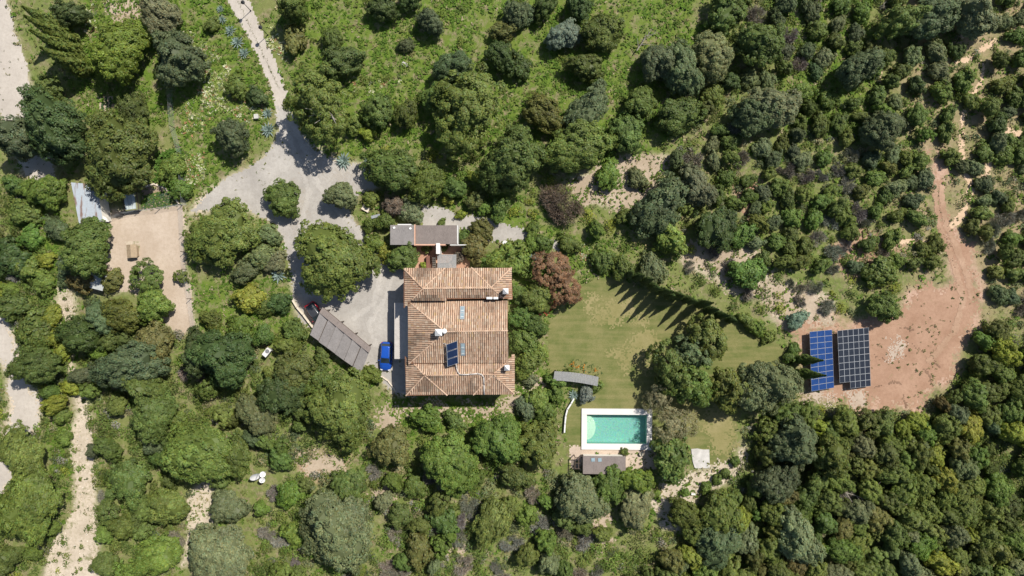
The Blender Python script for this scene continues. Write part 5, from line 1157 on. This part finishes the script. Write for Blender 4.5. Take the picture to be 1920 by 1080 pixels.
# shrubs named from the photograph
S_SH = [(398, 46, 15, 'md'), (552, 76, 26, 'bn'), (760, 84, 15, 'bl'), (940, 58, 24, 'bn'), (975, 128, 26, 'dk'), (985, 26, 22, 'bl'), (25, 345, 22, 'md'), (45, 402, 26, 'md'), (56, 442, 24, 'br'), (50, 502, 26, 'br'), (80, 528, 22, 'br'), (86, 486, 17, 'yl'), (15, 482, 36, 'dk'),
 (105, 432, 24, 'bl'), (122, 506, 26, 'bl'), (150, 522, 27, 'bn'), (206, 526, 22, 'bn'), (460, 510, 26, 'bl'), (500, 440, 22, 'gy'), (490, 482, 26, 'gy'), (515, 492, 22, 'gy'), (702, 456, 20, 'br'), (716, 470, 18, 'yl'), (692, 422, 15, 'md'), (697, 374, 17, 'ol'), (735, 386, 23, 'pu'), (770, 396, 26, 'gy'), (722, 412, 20, 'md'),
 (890, 376, 22, 'md'), (907, 386, 16, 'br'), (936, 392, 24, 'md'), (840, 373, 13, 'yl'), (863, 402, 10, 'yl'), (905, 430, 22, 'bn'), (895, 466, 30, 'bn'), (942, 482, 36, 'br'), (918, 494, 22, 'br'), (870, 446, 14, 'md'), (1145, 325, 28, 'br'), (1196, 336, 20, 'gy'), (1255, 442, 36, 'ol'), (1176, 404, 19, 'ol'), (1390, 440, 26, 'md'),
 (975, 592, 27, 'md'), (985, 642, 28, 'md'), (1002, 612, 24, 'md'), (990, 682, 28, 'ol'), (1012, 660, 18, 'ol'), (972, 552, 20, 'md'), (972, 496, 28, 'br'), (1000, 432, 15, 'br'), (1016, 456, 18, 'md'), (1071, 456, 21, 'md'), (996, 456, 16, 'br'), (1130, 490, 23, 'md'), (1166, 502, 24, 'md'), (1226, 510, 30, 'gy'), (1400, 512, 34, 'md'), (1650, 506, 31, 'md'), (1498, 600, 19, 'sv'),
 (22, 572, 30, 'md'), (62, 622, 36, 'md'), (95, 596, 21, 'yl'), (106, 632, 19, 'yl'), (116, 656, 20, 'yl'), (131, 724, 18, 'yl'), (116, 780, 18, 'br'), (120, 822, 16, 'br'), (498, 576, 19, 'md'), (521, 570, 23, 'dk'), (550, 622, 24, 'md'), (492, 628, 22, 'md'), (601, 664, 19, 'md'), (514, 702, 22, 'ol'), (592, 716, 30, 'md'), (671, 694, 17, 'br'), (697, 702, 19, 'ol'),
 (800, 786, 30, 'br'), (850, 792, 22, 'md'), (985, 766, 22, 'gy'), (1010, 750, 23, 'br'), (1041, 740, 18, 'br'), (1046, 714, 19, 'md'), (1022, 772, 22, 'ol'), (1100, 740, 17, 'sv'), (992, 716, 14, 'gy'), (1232, 926, 11, 'br'), (1287, 925, 10, 'br'), (1325, 913, 12, 'md'), (1345, 902, 11, 'md'), (1362, 886, 12, 'md'), (1378, 866, 10, 'md'), (1018, 805, 24, 'ol'),
 (780, 912, 24, 'ol'), (545, 926, 28, 'br'), (750, 966, 24, 'md'), (830, 976, 28, 'md'), (785, 1032, 30, 'bn'), (555, 1002, 26, 'br'), (968, 895, 30, 'md'), (323, 312, 28, 'br'), (334, 352, 22, 'br'), (330, 790, 22, 'br'), (1490, 655, 13, 'md'), (1482, 668, 14, 'md'), (1420, 616, 17, 'ol'), (1400, 600, 16, 'ol'), (1440, 632, 14, 'ol'), (1128, 772, 0, 'md'),
 (1188, 836, 0, 'md'), (1172, 847, 8, 'ol'), (832, 466, 9, 'md'), (845, 500, 0, 'md'), (796, 500, 8, 'yl'), (799, 467, 9, 'md'), (1062, 700, 12, 'ol'), (1118, 726, 13, 'ol'), (860, 482, 12, 'pu'), (826, 417, 9, 'md'), (660, 235, 20, 'ol'), (690, 250, 16, 'yl'), (850, 130, 0, 'md'), (445, 160, 24, 'ol'), (455, 60, 0, 'ol'), (482, 180, 20, 'dk'), (470, 560, 30, 'yl'), (450, 610, 26, 'br'), (395, 600, 22, 'ol')]
for px, py, r, c in S_SH:
    if r: plant('shrubs' if r < 15 else ('softshrub' if c in ('gy', 'bl', 'sv') else 'shrub'), px, py, r, c)
for px, py, r in ((36, 512, 22), (1395, 236, 30), (1420, 30, 20), (430, 165, 0), (360, 700, 26), (1480, 65, 18), (1500, 120, 16), (1300, 300, 24), (1340, 470, 16), (1400, 545, 20), (1370, 500, 16), (1580, 925, 22), (500, 1000, 16), (880, 945, 18), (960, 1020, 20), (1000, 930, 18), (700, 885, 16), (860, 1010, 18), (1060, 1000, 18), (740, 1000, 16), (195, 930, 14), (330, 1010, 18)):
    if r: plant('dry', px, py, r, 'gr')
AG = [(415, 36, 10), (430, 56, 12), (443, 78, 13), (456, 98, 12), (500, 212, 11), (501, 242, 15), (643, 300, 17), (687, 305, 10), (520, 515, 16), (997, 487, 15), (1076, 741, 11), (412, 16, 8)]
AGL = ['second agave from the top along the lane', 'third agave from the top along the lane', 'fourth agave from the top along the lane', 'fifth agave from the top, by the lane', 'agave beside the white utility box', 'agave below the white utility box', 'largest blue agave at the top of the gravel drive', 'small agave right of the large gravel drive agave', 'agave at the left edge of the driveway loop', 'blue agave between the villa and the red tree', 'agave at the end of the curved white wall', 'topmost agave along the lane']
for (px, py, r), lb in zip(AG, AGL): plant('agave', px, py, r * 1.15, 'ag', None, lb)

# ---- fill the scrub: dense woods where crowns run into one another
DENSE = [  # polygon, tree share, radius range, colours, number of plants
 ([(1330, -30), (1950, -30), (1950, 260), (1860, 250), (1760, 270), (1600, 260), (1280, 250), (1300, 150), (1310, 90)], 0.3, (8, 22), ['md', 'md', 'bl', 'do', 'ol', 'md', 'dk', 'gy', 'br'], 150),
 ([(1280, 240), (1760, 262), (1950, 250), (1950, 640), (1860, 560), (1838, 450), (1800, 410), (1775, 290), (1730, 285), (1752, 420), (1745, 505), (1690, 490), (1600, 500), (1480, 510), (1430, 490), (1330, 460), (1290, 440), (1200, 430), (1190, 360), (1260, 310)], 0.1, (8, 20), ['md', 'ol', 'bl', 'do', 'ol', 'gy', 'md', 'gr', 'bl'], 170),
 ([(1950, 600), (1950, 1110), (1180, 1110), (1200, 1000), (1280, 990), (1360, 890), (1400, 800), (1430, 770), (1500, 760), (1600, 775), (1710, 775), (1790, 725), (1810, 640), (1850, 600)], 0.9, (12, 29), ['do', 'ol', 'md', 'ol', 'do', 'md', 'yl', 'bn', 'br', 'gy', 'ol', 'ol'], 310),
 ([(430, 1110), (1190, 1110), (1200, 1000), (1100, 985), (1040, 880), (1060, 800), (1000, 800), (890, 830), (760, 820), (700, 860), (520, 900), (480, 1000)], 0.35, (9, 24), ['ol', 'md', 'br', 'gr', 'md', 'gy', 'ol', 'br'], 130),
 ([(170, 560), (340, 625), (480, 640), (560, 600), (600, 660), (690, 720), (700, 850), (520, 880), (400, 900), (340, 1000), (330, 1110), (178, 1110), (182, 900), (150, 700)], 0.45, (10, 27), ['md', 'do', 'bl', 'ol', 'md', 'md', 'br'], 120),
 ([(-30, 330), (60, 350), (110, 560), (130, 700), (135, 850), (120, 960), (80, 1110), (-30, 1110)], 0.3, (9, 23), ['md', 'br', 'do', 'ol', 'yl', 'br'], 75),
 ([(1290, 450), (1600, 500), (1750, 510), (1690, 585), (1500, 590), (1400, 590), (1290, 550)], 0.0, (8, 18), ['gy', 'md', 'ol', 'gr', 'yl', 'md'], 24),
 ([(680, 280), (1000, 300), (1180, 440), (1180, 510), (1000, 440), (800, 375)], 0.1, (10, 20), ['md', 'br', 'ol', 'yl'], 18),
 ([(500, -20), (1300, -20), (1250, 290), (700, 260)], 0.0, (6, 13), ['md', 'br', 'ol'], 26)]
CLEAR = [np.array(WP(p)) for p in ([(1090, 515), (1490, 630), (1490, 700), (1400, 740), (1390, 880), (1240, 1000), (1060, 880), (1030, 700), (1028, 580)], [(725, 415), (865, 415), (970, 500), (970, 770), (740, 770), (690, 720), (580, 640), (560, 560), (640, 400)])] + [np.array(WP(q)) for q in ([(484, 646), (520, 646), (515, 682), (484, 682)], [(465, 878), (512, 878), (512, 912), (465, 912)])] + [PW[k] for k in ('red', 'drive', 'yard', 'lane', 'road_a', 'road_b', 'track', 'track_b', 'poolpath', 'path')]
fr = np.random.default_rng(21)
EXTRA = []; nshrub = sum(p['nm'] == 'shrub' for p in PLANTS)
occ = [(p['x'], p['y'], p['rm']) for p in PLANTS]
def free(x, y, rm, k): 
    a = np.array(occ); return np.all(np.hypot(a[:, 0] - x, a[:, 1] - y) > k * (a[:, 2] + rm))
def clear_of(x, y, rm): return all(float(sdf(c, np.array(x), np.array(y))) > rm * 0.75 for c in CLEAR)
TRAILS = [P(1803, 280), P(1815, 340), P(1805, 400), P(1805, 230), P(1830, 165), P(1842, 130), P(1812, 112), P(1850, 88), P(1815, 62), P(1850, 320), P(1700, 452), P(1895, 245)]
for di, (poly, share, (r0, r1), cols, num) in enumerate(DENSE):
    kf = (0.82, 0.72, 0.62, 0.66, 0.62, 0.62, 0.9, 0.7, 0.8)[di]
    w = np.array(WP(poly)); lo, hi = w.min(0), w.max(0); got = 0
    cx_, cy_ = fr.uniform(lo[0], hi[0], num * 40), fr.uniform(lo[1], hi[1], num * 40); ok_ = sdf(w, cx_, cy_) < 0; cx_, cy_ = cx_[ok_], cy_[ok_]
    cd_ = np.min([sdf(c_, cx_, cy_) for c_ in CLEAR], 0)
    for tr in range(num * 11):
        if got >= num: break
        f = min(1.0, tr / (num * 8.0)); r = r1 - (r1 - r0) * f * fr.uniform(0.6, 1.0) - (r1 - r0) * 0.35 * fr.random()
        r = max(r0 * 0.8, r); rm = r / 13
        if tr >= len(cx_): break
        x, y = float(cx_[tr]), float(cy_[tr])
        if cd_[tr] < rm * 0.75 or not free(x, y, rm, kf): continue
        if min(math.hypot(x - a, y - b) for a, b in TRAILS) < rm + 0.5: continue
        c = cols[fr.integers(len(cols))]
        if fr.random() < 0.35: c = cols[int(fbm(np.array(x), np.array(y), 14, 9, 2) * 1.6 * len(cols)) % len(cols)]
        if c == 'gr': kd = 'dry'; r = min(r, 24)
        elif c == 'tw': kd = 'bare'; r = max(r, 18)
        elif fr.random() < share and r > 13.5: kd = 'soft' if c in ('gy', 'bl') else 'mid'
        else: kd = 'shrubs' if r < 13 else ('softshrub' if c in ('gy', 'bl') else 'shrub')
        h = None
        if kd in ('mid', 'soft'): h = 1.3 + 1.15 * rm * fr.uniform(0.85, 1.25)
        px, py = x * 13 + 960, 540 - y * 13
        occ.append((x, y, rm)); got += 1
        if NAMES[kd] == 'shrub' and (nshrub >= 285 or r < 14): EXTRA.append((x, y, rm, c)); continue
        nshrub += NAMES[kd] == 'shrub'; kd = 'open' if kd == 'mid' and fr.random() < 0.25 else kd; plant(kd, px, py, r, c, h, hm=0.0)

# ---- labels: look first, then the landmark a plant stands beside, then its place among look-alikes
LM = [('top left dirt road', 30, 120), ('top left cypress group', 90, 70), ('big dusky round tree', 332, 118), ('lane', 480, 90), ('tin shed', 164, 385), ('huge dark olive tree', 215, 300), ('vegetable bed', 300, 372), ('bare yard', 280, 440), ('kennel', 246, 470),
      ('lean-to', 184, 530), ('pale left track', 150, 800), ('lower left road', 40, 740), ('three satellite dishes', 485, 893), ('heat pump', 499, 661), ('carport', 648, 636), ('gravel drive', 590, 340), ('storehouse', 793, 440), ('villa', 860, 620), ('tall tree over the lane end', 600, 205), ('tall tree above the villa', 872, 210),
      ('silvery meadow tree', 1062, 66), ('purplish thicket', 1057, 386), ('dry slope', 1170, 345), ('rusty red tree', 1040, 505), ('lawn cypress row', 1270, 556), ('pool', 1156, 805), ('brown shelter', 1133, 870), ('lawn tree clump', 1300, 690), ('white concrete slab', 1313, 860), ('blue solar array', 1540, 676), ('black solar array', 1602, 670), ('red clearing', 1720, 680),
      ('red earth track', 1800, 500), ('forked footpath', 1815, 350), ('upper footpath', 1835, 110), ('upper meadow', 1150, 150), ('top right corner', 1890, 20), ('bottom right corner', 1890, 1050), ('fallen dead tree', 1580, 920), ('bottom edge middle', 960, 1060), ('bottom left corner', 30, 1050), ('widest grey-green tree', 642, 990), ('round bright tree', 840, 872),
      ('lower pale track', 372, 970), ('broad bright olive tree', 640, 775), ('bare scar', 1400, 380), ('green gap', 1550, 215), ('right edge middle', 1900, 620), ('upper right scrub', 1680, 180), ('middle right scrub', 1560, 360), ('lower right wood', 1720, 900), ('pale stony slope', 1480, 560)]
SZ = lambda r: 'tiny' if r < 12 else 'small' if r < 18 else 'medium' if r < 26 else 'large' if r < 40 else 'very large'
def where(px, py, k=0):
    d = sorted(LM, key=lambda l: (l[1] - px) ** 2 + (l[2] - py) ** 2)[k]; dx, dy = px - d[1], py - d[2]
    ad = 'beside' if math.hypot(dx, dy) < 26 else ('right of' if dx > 0 else 'left of') if abs(dx) > 2 * abs(dy) else ('below' if dy > 0 else 'above') if abs(dy) > 2 * abs(dx) else ('lower right of' if dx > 0 and dy > 0 else 'upper right of' if dx > 0 else 'lower left of' if dy > 0 else 'upper left of')
    return f'{ad} the {d[0]}'
buck = {}
for p in PLANTS:
    if p['label']: p['o']['label'] = p['label']; continue
    a = WORDS[p['nm']]; cn = COLR[p['col']][1]
    if p['nm'] == 'dry_shrub': a = 'shrub'
    buck.setdefault(f"{SZ(p['r'])} {cn} {a} {where(p['px'], p['py'])}", []).append(p)
for lb in [k for k in buck if len(k.split()) > 13]:
    n_ = lb.replace('rounded evergreen ', 'evergreen ').replace('soft-leaved ', ''); q_ = buck.pop(lb); buck.setdefault(n_, []).extend(q_)
ORD = ['first', 'second', 'third', 'fourth', 'fifth', 'sixth', 'seventh', 'eighth', 'ninth']
for lb, ps in buck.items():
    if len(ps) == 1: ps[0]['o']['label'] = lb; continue
    xs_ = [q['px'] for q in ps]; ys_ = [q['py'] for q in ps]; hor = max(xs_) - min(xs_) >= max(ys_) - min(ys_)
    ps.sort(key=lambda q: q['px'] if hor else q['py'])
    for i, q in enumerate(ps):
        q['o']['label'] = lb + ', ' + ORD[min(i, 8)] + (' from left' if hor else ' from top')
        q['o']['group'] = lb

# ---- fallen dead trees
def dead(px, py, label, seed, s=1.0, rz=0.0):
    rg = np.random.default_rng(seed); m = MB(); t = thing('dead_tree', label, 'dead tree', (*P(px, py), 0), rz)
    m.tube((-2.4 * s, 0.2, 0.9), (2.4 * s, -0.5, 1.5), 0.085, 0.035, 7)
    for k in range(9):
        f = rg.uniform(0.1, 0.95); b = Vector((-2.4 * s + 4.8 * s * f, 0.2 - 0.7 * f, 0.9 + 0.6 * f)); e = b + Vector((rg.uniform(-0.3, 1.6), rg.normal(0, 1.1), rg.uniform(0.1, 1.0))) * s
        m.tube(b, e, 0.06, 0.02, 5); m.tube(b.lerp(e, 0.6), b.lerp(e, 0.6) + Vector((rg.uniform(0, 0.8), rg.normal(0, 0.6), 0.2)), 0.03, 0.012, 4)
    m.build('trunk', plain('dead_wood_grey', (0.26, 0.235, 0.20), 0.9), t)
dead(1582, 918, 'pale fallen dead tree in the lower right wood', 3, 1.4, -0.2); dead(1203, 80, 'slender dead branch on the meadow right of the silvery tree', 5, 0.7, 1.15)
def limbs():
    t = thing('dead_limbs', 'pale bare limbs showing in the open crown over the lane end', 'dead branch', (*P(607, 222, 6), 0)); m = MB(); rg = np.random.default_rng(8)
    root = Vector((0.2, 1.2, 3.5)); m.tube((0.3, 0.6, 0), root, 0.16, 0.12, 7)
    for k in range(9):
        e = root + Vector((rg.uniform(-2.2, 2.2), rg.uniform(-3.0, 0.9), rg.uniform(4.5, 6.6))); md_ = root.lerp(e, 0.55) + Vector((rg.normal(0, 0.3), rg.normal(0, 0.3), 0.5)); m.tube(root, md_, 0.085, 0.06, 6); m.tube(md_, e, 0.06, 0.02, 5)
        m.tube(md_, md_ + Vector((rg.normal(0, 0.8), rg.normal(0, 0.8), 0.9)), 0.04, 0.015, 4)
    m.build('limb', plain('dead_wood', (0.42, 0.38, 0.33), 0.9), t)
limbs()

# ================================================================ STUFF: weeds, undergrowth, flowers, tufts
def scatter(poly_list, dens, rg, avoid=(), wobble=3.0, thr=None, ns=3.0, seed=1):
    pts = []
    for w in poly_list:
        w = np.asarray(w, float); lo, hi = w.min(0), w.max(0); n = int(np.prod(hi - lo) * dens)
        x, y = rg.uniform(lo[0], hi[0], n), rg.uniform(lo[1], hi[1], n); ok = sdf(w, x, y) + (fbm(x, y, 4, 3, 3) - 0.5) * wobble < 0
        if thr is not None: ok &= fbm(x, y, ns, seed, 3) > thr
        x, y = x[ok], y[ok]
        for a in avoid:
            k = sdf(a, x, y) > -0.1; x, y = x[k], y[k]
        pts.append(np.stack([x, y], -1))
    return np.concatenate(pts)
def tufts(name, pts, cols, size, rg, leaves=5, hgt=0.5, stiff=0.6, label=None, cat=None):
    """little leaf rosettes / grass tufts, one object (nobody could count them)"""
    n = len(pts); s = size[0] + (size[1] - size[0]) * rg.random(n) ** 2; K = np.repeat(np.arange(n), leaves); k = len(K)
    a = rg.uniform(0, 6.283, k); e = rg.uniform(0.15, 1.0, k) * stiff; L_ = s[K] * rg.uniform(0.6, 1.1, k)
    d = np.stack([np.cos(a) * np.cos(e), np.sin(a) * np.cos(e), np.sin(e)], -1); sd = np.stack([-np.sin(a), np.cos(a), np.zeros(k)], -1)
    b = np.stack([pts[K, 0], pts[K, 1], np.full(k, 0.02)], -1) + rg.normal(0, 0.06, (k, 3)) * np.array([1, 1, 0]); b[:, 2] += s[K] * hgt * rg.random(k)
    w = (L_ * 0.32)[:, None]; mid = b + d * (L_ * 0.55)[:, None]; tip = b + d * L_[:, None] - np.array([0, 0, 0.15]) * L_[:, None]
    V = np.stack([b, mid + sd * w, tip, mid - sd * w], 1).reshape(-1, 3)
    cols = np.asarray(cols); c = cols[rg.integers(len(cols), size=n)] * rg.uniform(0.85, 1.15, (n, 1)); T = np.repeat(c[K] * rg.uniform(0.85, 1.15, (k, 1)), 4, 0)
    o = link(name, np_mesh(name, V, np.arange(k * 4).reshape(-1, 4), T, [WEED])); tag(o, label, cat, kind='stuff'); return o
sr = np.random.default_rng(31)
hard = [PW[k] for k in ('lane', 'drive', 'path', 'yard', 'road_a', 'road_b', 'lawn', 'red', 'court')]
GREENS = [(0.085, 0.158, 0.018), (0.110, 0.188, 0.024), (0.075, 0.132, 0.016), (0.135, 0.19, 0.032), (0.095, 0.175, 0.020)]
tufts('meadow_weeds', scatter(MW, 5.0, sr, hard, thr=0.40, ns=2.2), GREENS, (0.16, 0.48), sr, 5, label='low green weeds and grass of the meadows', cat='weeds')
frame = [np.array(WP([(-40, -40), (1960, -40), (1960, 1120), (-40, 1120)]))]
tufts('scrub_weeds', scatter(frame, 2.6, sr, hard + [PW['track']], thr=0.44, ns=2.4, seed=14), GREENS + [(0.13, 0.15, 0.04), (0.17, 0.17, 0.06)], (0.16, 0.5), sr, 5, label='low green weeds between the shrubs and trees', cat='weeds')
tufts('dry_grass', scatter(frame, 1.5, sr, hard + [PW['track']], thr=0.47, ns=1.8, seed=4), [(0.30, 0.25, 0.13), (0.24, 0.21, 0.10), (0.36, 0.31, 0.19), (0.17, 0.17, 0.06), (0.10, 0.13, 0.04)], (0.15, 0.42), sr, 4, label='dry straw tufts between the shrubs', cat='grass')
tufts('track_tufts', scatter([PW[k] for k in ('track', 'track_b', 'red', 'poolpath', 'straw_a', 'road_a')], 0.9, sr, (), thr=0.48, ns=2.5, seed=6), [(0.10, 0.12, 0.035), (0.16, 0.15, 0.06), (0.07, 0.09, 0.03)], (0.1, 0.34), sr, 6, label='scattered small tufts on the bare tracks', cat='grass')
# leafy clumps of the understorey, joined into one mass
def undergrowth(name, items, label, rg, leaf=0.12):
    """items: (x, y, radius, colour) of low leafy clumps"""
    it = np.array([(i[0], i[1], i[2]) for i in items]); col = np.array([COLR[i[3]][0] for i in items]); n = np.clip((it[:, 2] ** 2 * 120).astype(int), 34, 300)
    K = np.repeat(np.arange(len(it)), n); k = len(K); d = unit(k, rg); d[:, 2] = np.abs(d[:, 2]); off = unit(len(it) * 7, rg).reshape(-1, 7, 3) * np.array([0.55, 0.55, 0.35]); off[:, :, 2] = np.abs(off[:, :, 2])
    sub = rg.integers(0, 7, k); s_ = it[K, 2][:, None]; p = (off[K, sub] + d * np.array([0.48, 0.48, 0.42])) * s_; p[:, :2] += it[K, :2]; p[:, 2] += 0.04
    V = leaf_quads(p, d + 0.5 * unit(k, rg) + np.array([0, 0, 0.4]), leaf, leaf * 0.6, rg)
    T = tint_leaf(k, rg, (rg.uniform(0.8, 1.2, (len(it), 7)))[K, sub], 0.25) * np.repeat((col * rg.uniform(0.8, 1.2, (len(it), 1)))[K], 4, 0)
    o = link(name, np_mesh(name, V, np.arange(len(V)).reshape(-1, 4), T, [WEED])); tag(o, label, 'undergrowth', kind='stuff')
TRACKSIDE = [(*P(a_, b_), r_, c_) for a_, b_, r_, c_ in ((153, 878, 0.75, 'br'), (152, 898, 0.35, 'ol'), (120, 1014, 0.95, 'br'), (126, 1040, 0.7, 'ol'), (124, 1056, 0.55, 'br'), (104, 1050, 0.5, 'ol'), (112, 1038, 0.4, 'do'), (140, 845, 0.5, 'ol'), (133, 925, 0.9, 'br'), (128, 905, 0.7, 'md'), (134, 872, 0.6, 'md'), (151, 1050, 0.4, 'ol'), (152, 1065, 0.35, 'ol'), (178, 880, 0.6, 'ol'), (180, 912, 0.55, 'ol'), (154, 1024, 0.45, 'ol'), (110, 1070, 0.5, 'yl'), (145, 1072, 0.4, 'ol'), (168, 990, 0.8, 'md'), (150, 768, 0.35, 'ol'), (158, 752, 0.4, 'br'), (127, 580, 0.4, 'do'), (122, 560, 0.35, 'do'), (138, 700, 0.6, 'br'), (131, 676, 0.6, 'yl'), (118, 625, 0.7, 'yl'))]
trail_keep = np.array(TRAILS)
up = scatter([np.array(WP(d[0])) for d in DENSE[2:6]], 0.75, sr, [c for c in CLEAR], 0.5, thr=0.36, ns=5.0, seed=12)
up = np.concatenate([up, scatter([np.array(WP(d[0])) for d in DENSE[:2]], 0.36, sr, [c for c in CLEAR], 0.5, thr=0.44, ns=4.0, seed=15)])
up = up[np.min(np.hypot(up[:, None, 0] - trail_keep[None, :, 0], up[:, None, 1] - trail_keep[None, :, 1]), 1) > 1.5]
up = up[sr.permutation(len(up))[:3600]]; uc = ['md', 'do', 'ol', 'bl', 'gy', 'ol', 'br', 'tw', 'gr', 'md', 'br', 'md']
ring = np.stack([sr.uniform(-90, 90, 2400), sr.uniform(-56, 56, 2400)], -1); ring = ring[((abs(ring[:, 0]) > 75) | (abs(ring[:, 1]) > 43)) & (np.min([sdf(c_, ring[:, 0], ring[:, 1]) for c_ in CLEAR], 0) > 0.8)][:420]
undergrowth('scrub_undergrowth', [(x, y, sr.uniform(0.35, 1.0), uc[sr.integers(len(uc))]) for x, y in up] + EXTRA + TRACKSIDE + [(x, y, sr.uniform(0.8, 1.7), uc[sr.integers(len(uc))]) for x, y in ring], 'low mixed undergrowth filling the scrub between trees', sr)
# pale flowering ground cover on the agave slope
FL = [np.array(WP(p)) for p in ([(335, 55), (385, 70), (420, 100), (455, 150), (490, 185), (500, 225), (455, 235), (420, 215), (395, 230), (360, 260), (335, 250), (345, 200), (385, 150), (360, 90)], [(345, 285), (385, 282), (378, 330), (355, 350), (346, 340)], [(500, 40), (535, 90), (545, 110), (530, 115), (505, 75)], [(160, 10), (185, 10), (180, 60), (158, 60)], [(1085, 455), (1120, 455), (1115, 500), (1085, 490)], [(660, 140), (760, 150), (700, 180), (650, 175)])]
tufts('flowering_succulents', scatter(FL, 13.0, sr, (PW['lane'],), 2.5, thr=0.40, ns=1.5, seed=8), [(0.48, 0.49, 0.24), (0.56, 0.56, 0.36), (0.34, 0.40, 0.12), (0.25, 0.31, 0.08), (0.60, 0.60, 0.44), (0.20, 0.25, 0.12), (0.40, 0.22, 0.12)], (0.14, 0.34), sr, 6, 0.4, 0.9, label='pale yellow flowering succulents carpeting the agave slope', cat='flowers')
tufts('flower_border', scatter([np.array(WP([(1053, 690), (1075, 668), (1105, 680), (1130, 690), (1130, 725), (1120, 735), (1112, 700), (1060, 698)]))], 9.0, sr, (), 0.6), [(0.10, 0.15, 0.04), (0.12, 0.17, 0.05), (0.09, 0.14, 0.05), (0.55, 0.22, 0.03)], (0.12, 0.3), sr, 6, 0.5, 0.9, label='flower border with orange blooms above the slatted walkway', cat='flowers')
tufts('red_blossoms', scatter([np.array(WP([(1032, 545), (1042, 548), (1044, 575), (1034, 578)])), np.array(WP([(1010, 578), (1036, 578), (1030, 590), (1012, 590)]))], 14.0, sr, (), 0.3), [(0.50, 0.03, 0.06), (0.45, 0.06, 0.08), (0.10, 0.12, 0.04)], (0.14, 0.3), sr, 7, 3.0, 1.2, label='crimson brush blossoms between the olive and red trees', cat='flowers')
bed = []
for k in range(6):
    for u in np.linspace(0, 1, 26):
        a, b = P(268 + k * 0.5, 390 - k * 4.2), P(331 - k * 4, 382 - k * 4.6); bed.append((a[0] + (b[0] - a[0]) * u, a[1] + (b[1] - a[1]) * u))
for k in range(3):
    for u in np.linspace(0, 1, 14): a, b = P(193 + k * 7, 184), P(194 + k * 7.5, 213); bed.append((a[0] + (b[0] - a[0]) * u, a[1] + (b[1] - a[1]) * u))
tufts('vegetable_rows', np.array(bed), [(0.07, 0.13, 0.04), (0.09, 0.16, 0.03), (0.06, 0.11, 0.06)], (0.2, 0.34), sr, 8, 0.4, 0.8, label='rows of young vegetables in the garden beds', cat='vegetables')
tufts('vine_hedge', scatter([np.array(WP([(296, 285), (345, 278), (350, 375), (330, 372), (300, 345), (290, 340)]))], 14, sr, (), 0.4), [(0.075, 0.15, 0.02), (0.09, 0.17, 0.03)], (0.25, 0.5), sr, 6, 1.2, 0.7, label='bright green leafy crop above the vegetable bed', cat='crop')
tufts('driveway_edge_weeds', scatter([PW['drive'], PW['path']], 1.2, sr, [np.array(WP([(505, 300), (700, 330), (640, 400), (690, 480), (750, 490), (750, 700), (620, 640), (560, 590), (550, 480), (510, 400)]))], 1.0, thr=0.5, ns=1.2), [(0.16, 0.17, 0.06), (0.26, 0.23, 0.12), (0.11, 0.14, 0.04)], (0.08, 0.25), sr, 4, label='sparse weeds at the edges of the gravel drive', cat='weeds')
ctr = []
for (a, b) in zip([(446, 0), (474, 62), (505, 125)], [(474, 62), (505, 125), (522, 165)]):
    for u in np.linspace(0, 1, 36): ctr.append((a[0] + (b[0] - a[0]) * u + sr.normal(0, 1.2), a[1] + (b[1] - a[1]) * u))
tufts('lane_centre_grass', np.array(WP(ctr)), [(0.20, 0.19, 0.11), (0.14, 0.15, 0.07)], (0.06, 0.16), sr, 4, label='thin strip of dry grass down the middle of the lane', cat='grass')
# loose stones on the pale tracks
def stones(pts, rg, name, label):
    iv, if_ = ico(); n = len(pts); s = rg.uniform(0.03, 0.13, (n, 1, 3)) * np.array([1, 1, 0.6]); V = (iv[None] * s); V[:, :, :2] += pts[:, None]; V[:, :, 2] += 0.02
    iv2 = V.reshape(-1, 3); F = (if_[None] + (np.arange(n) * len(iv))[:, None, None]).reshape(-1, 3); c = np.repeat(np.array([(0.5, 0.45, 0.38)]) * rg.uniform(0.6, 1.3, (n, 1)), len(iv), 0)
    o = link(name, np_mesh(name, iv2, F, c, [STONE])); tag(o, label, 'stones', kind='stuff')
sp_ = scatter([PW['track'], PW['track_b'], PW['poolpath']], 0.8, sr); stones(sp_[sr.permutation(len(sp_))[:900]], sr, 'loose_stones', 'loose pale stones on the dirt tracks')
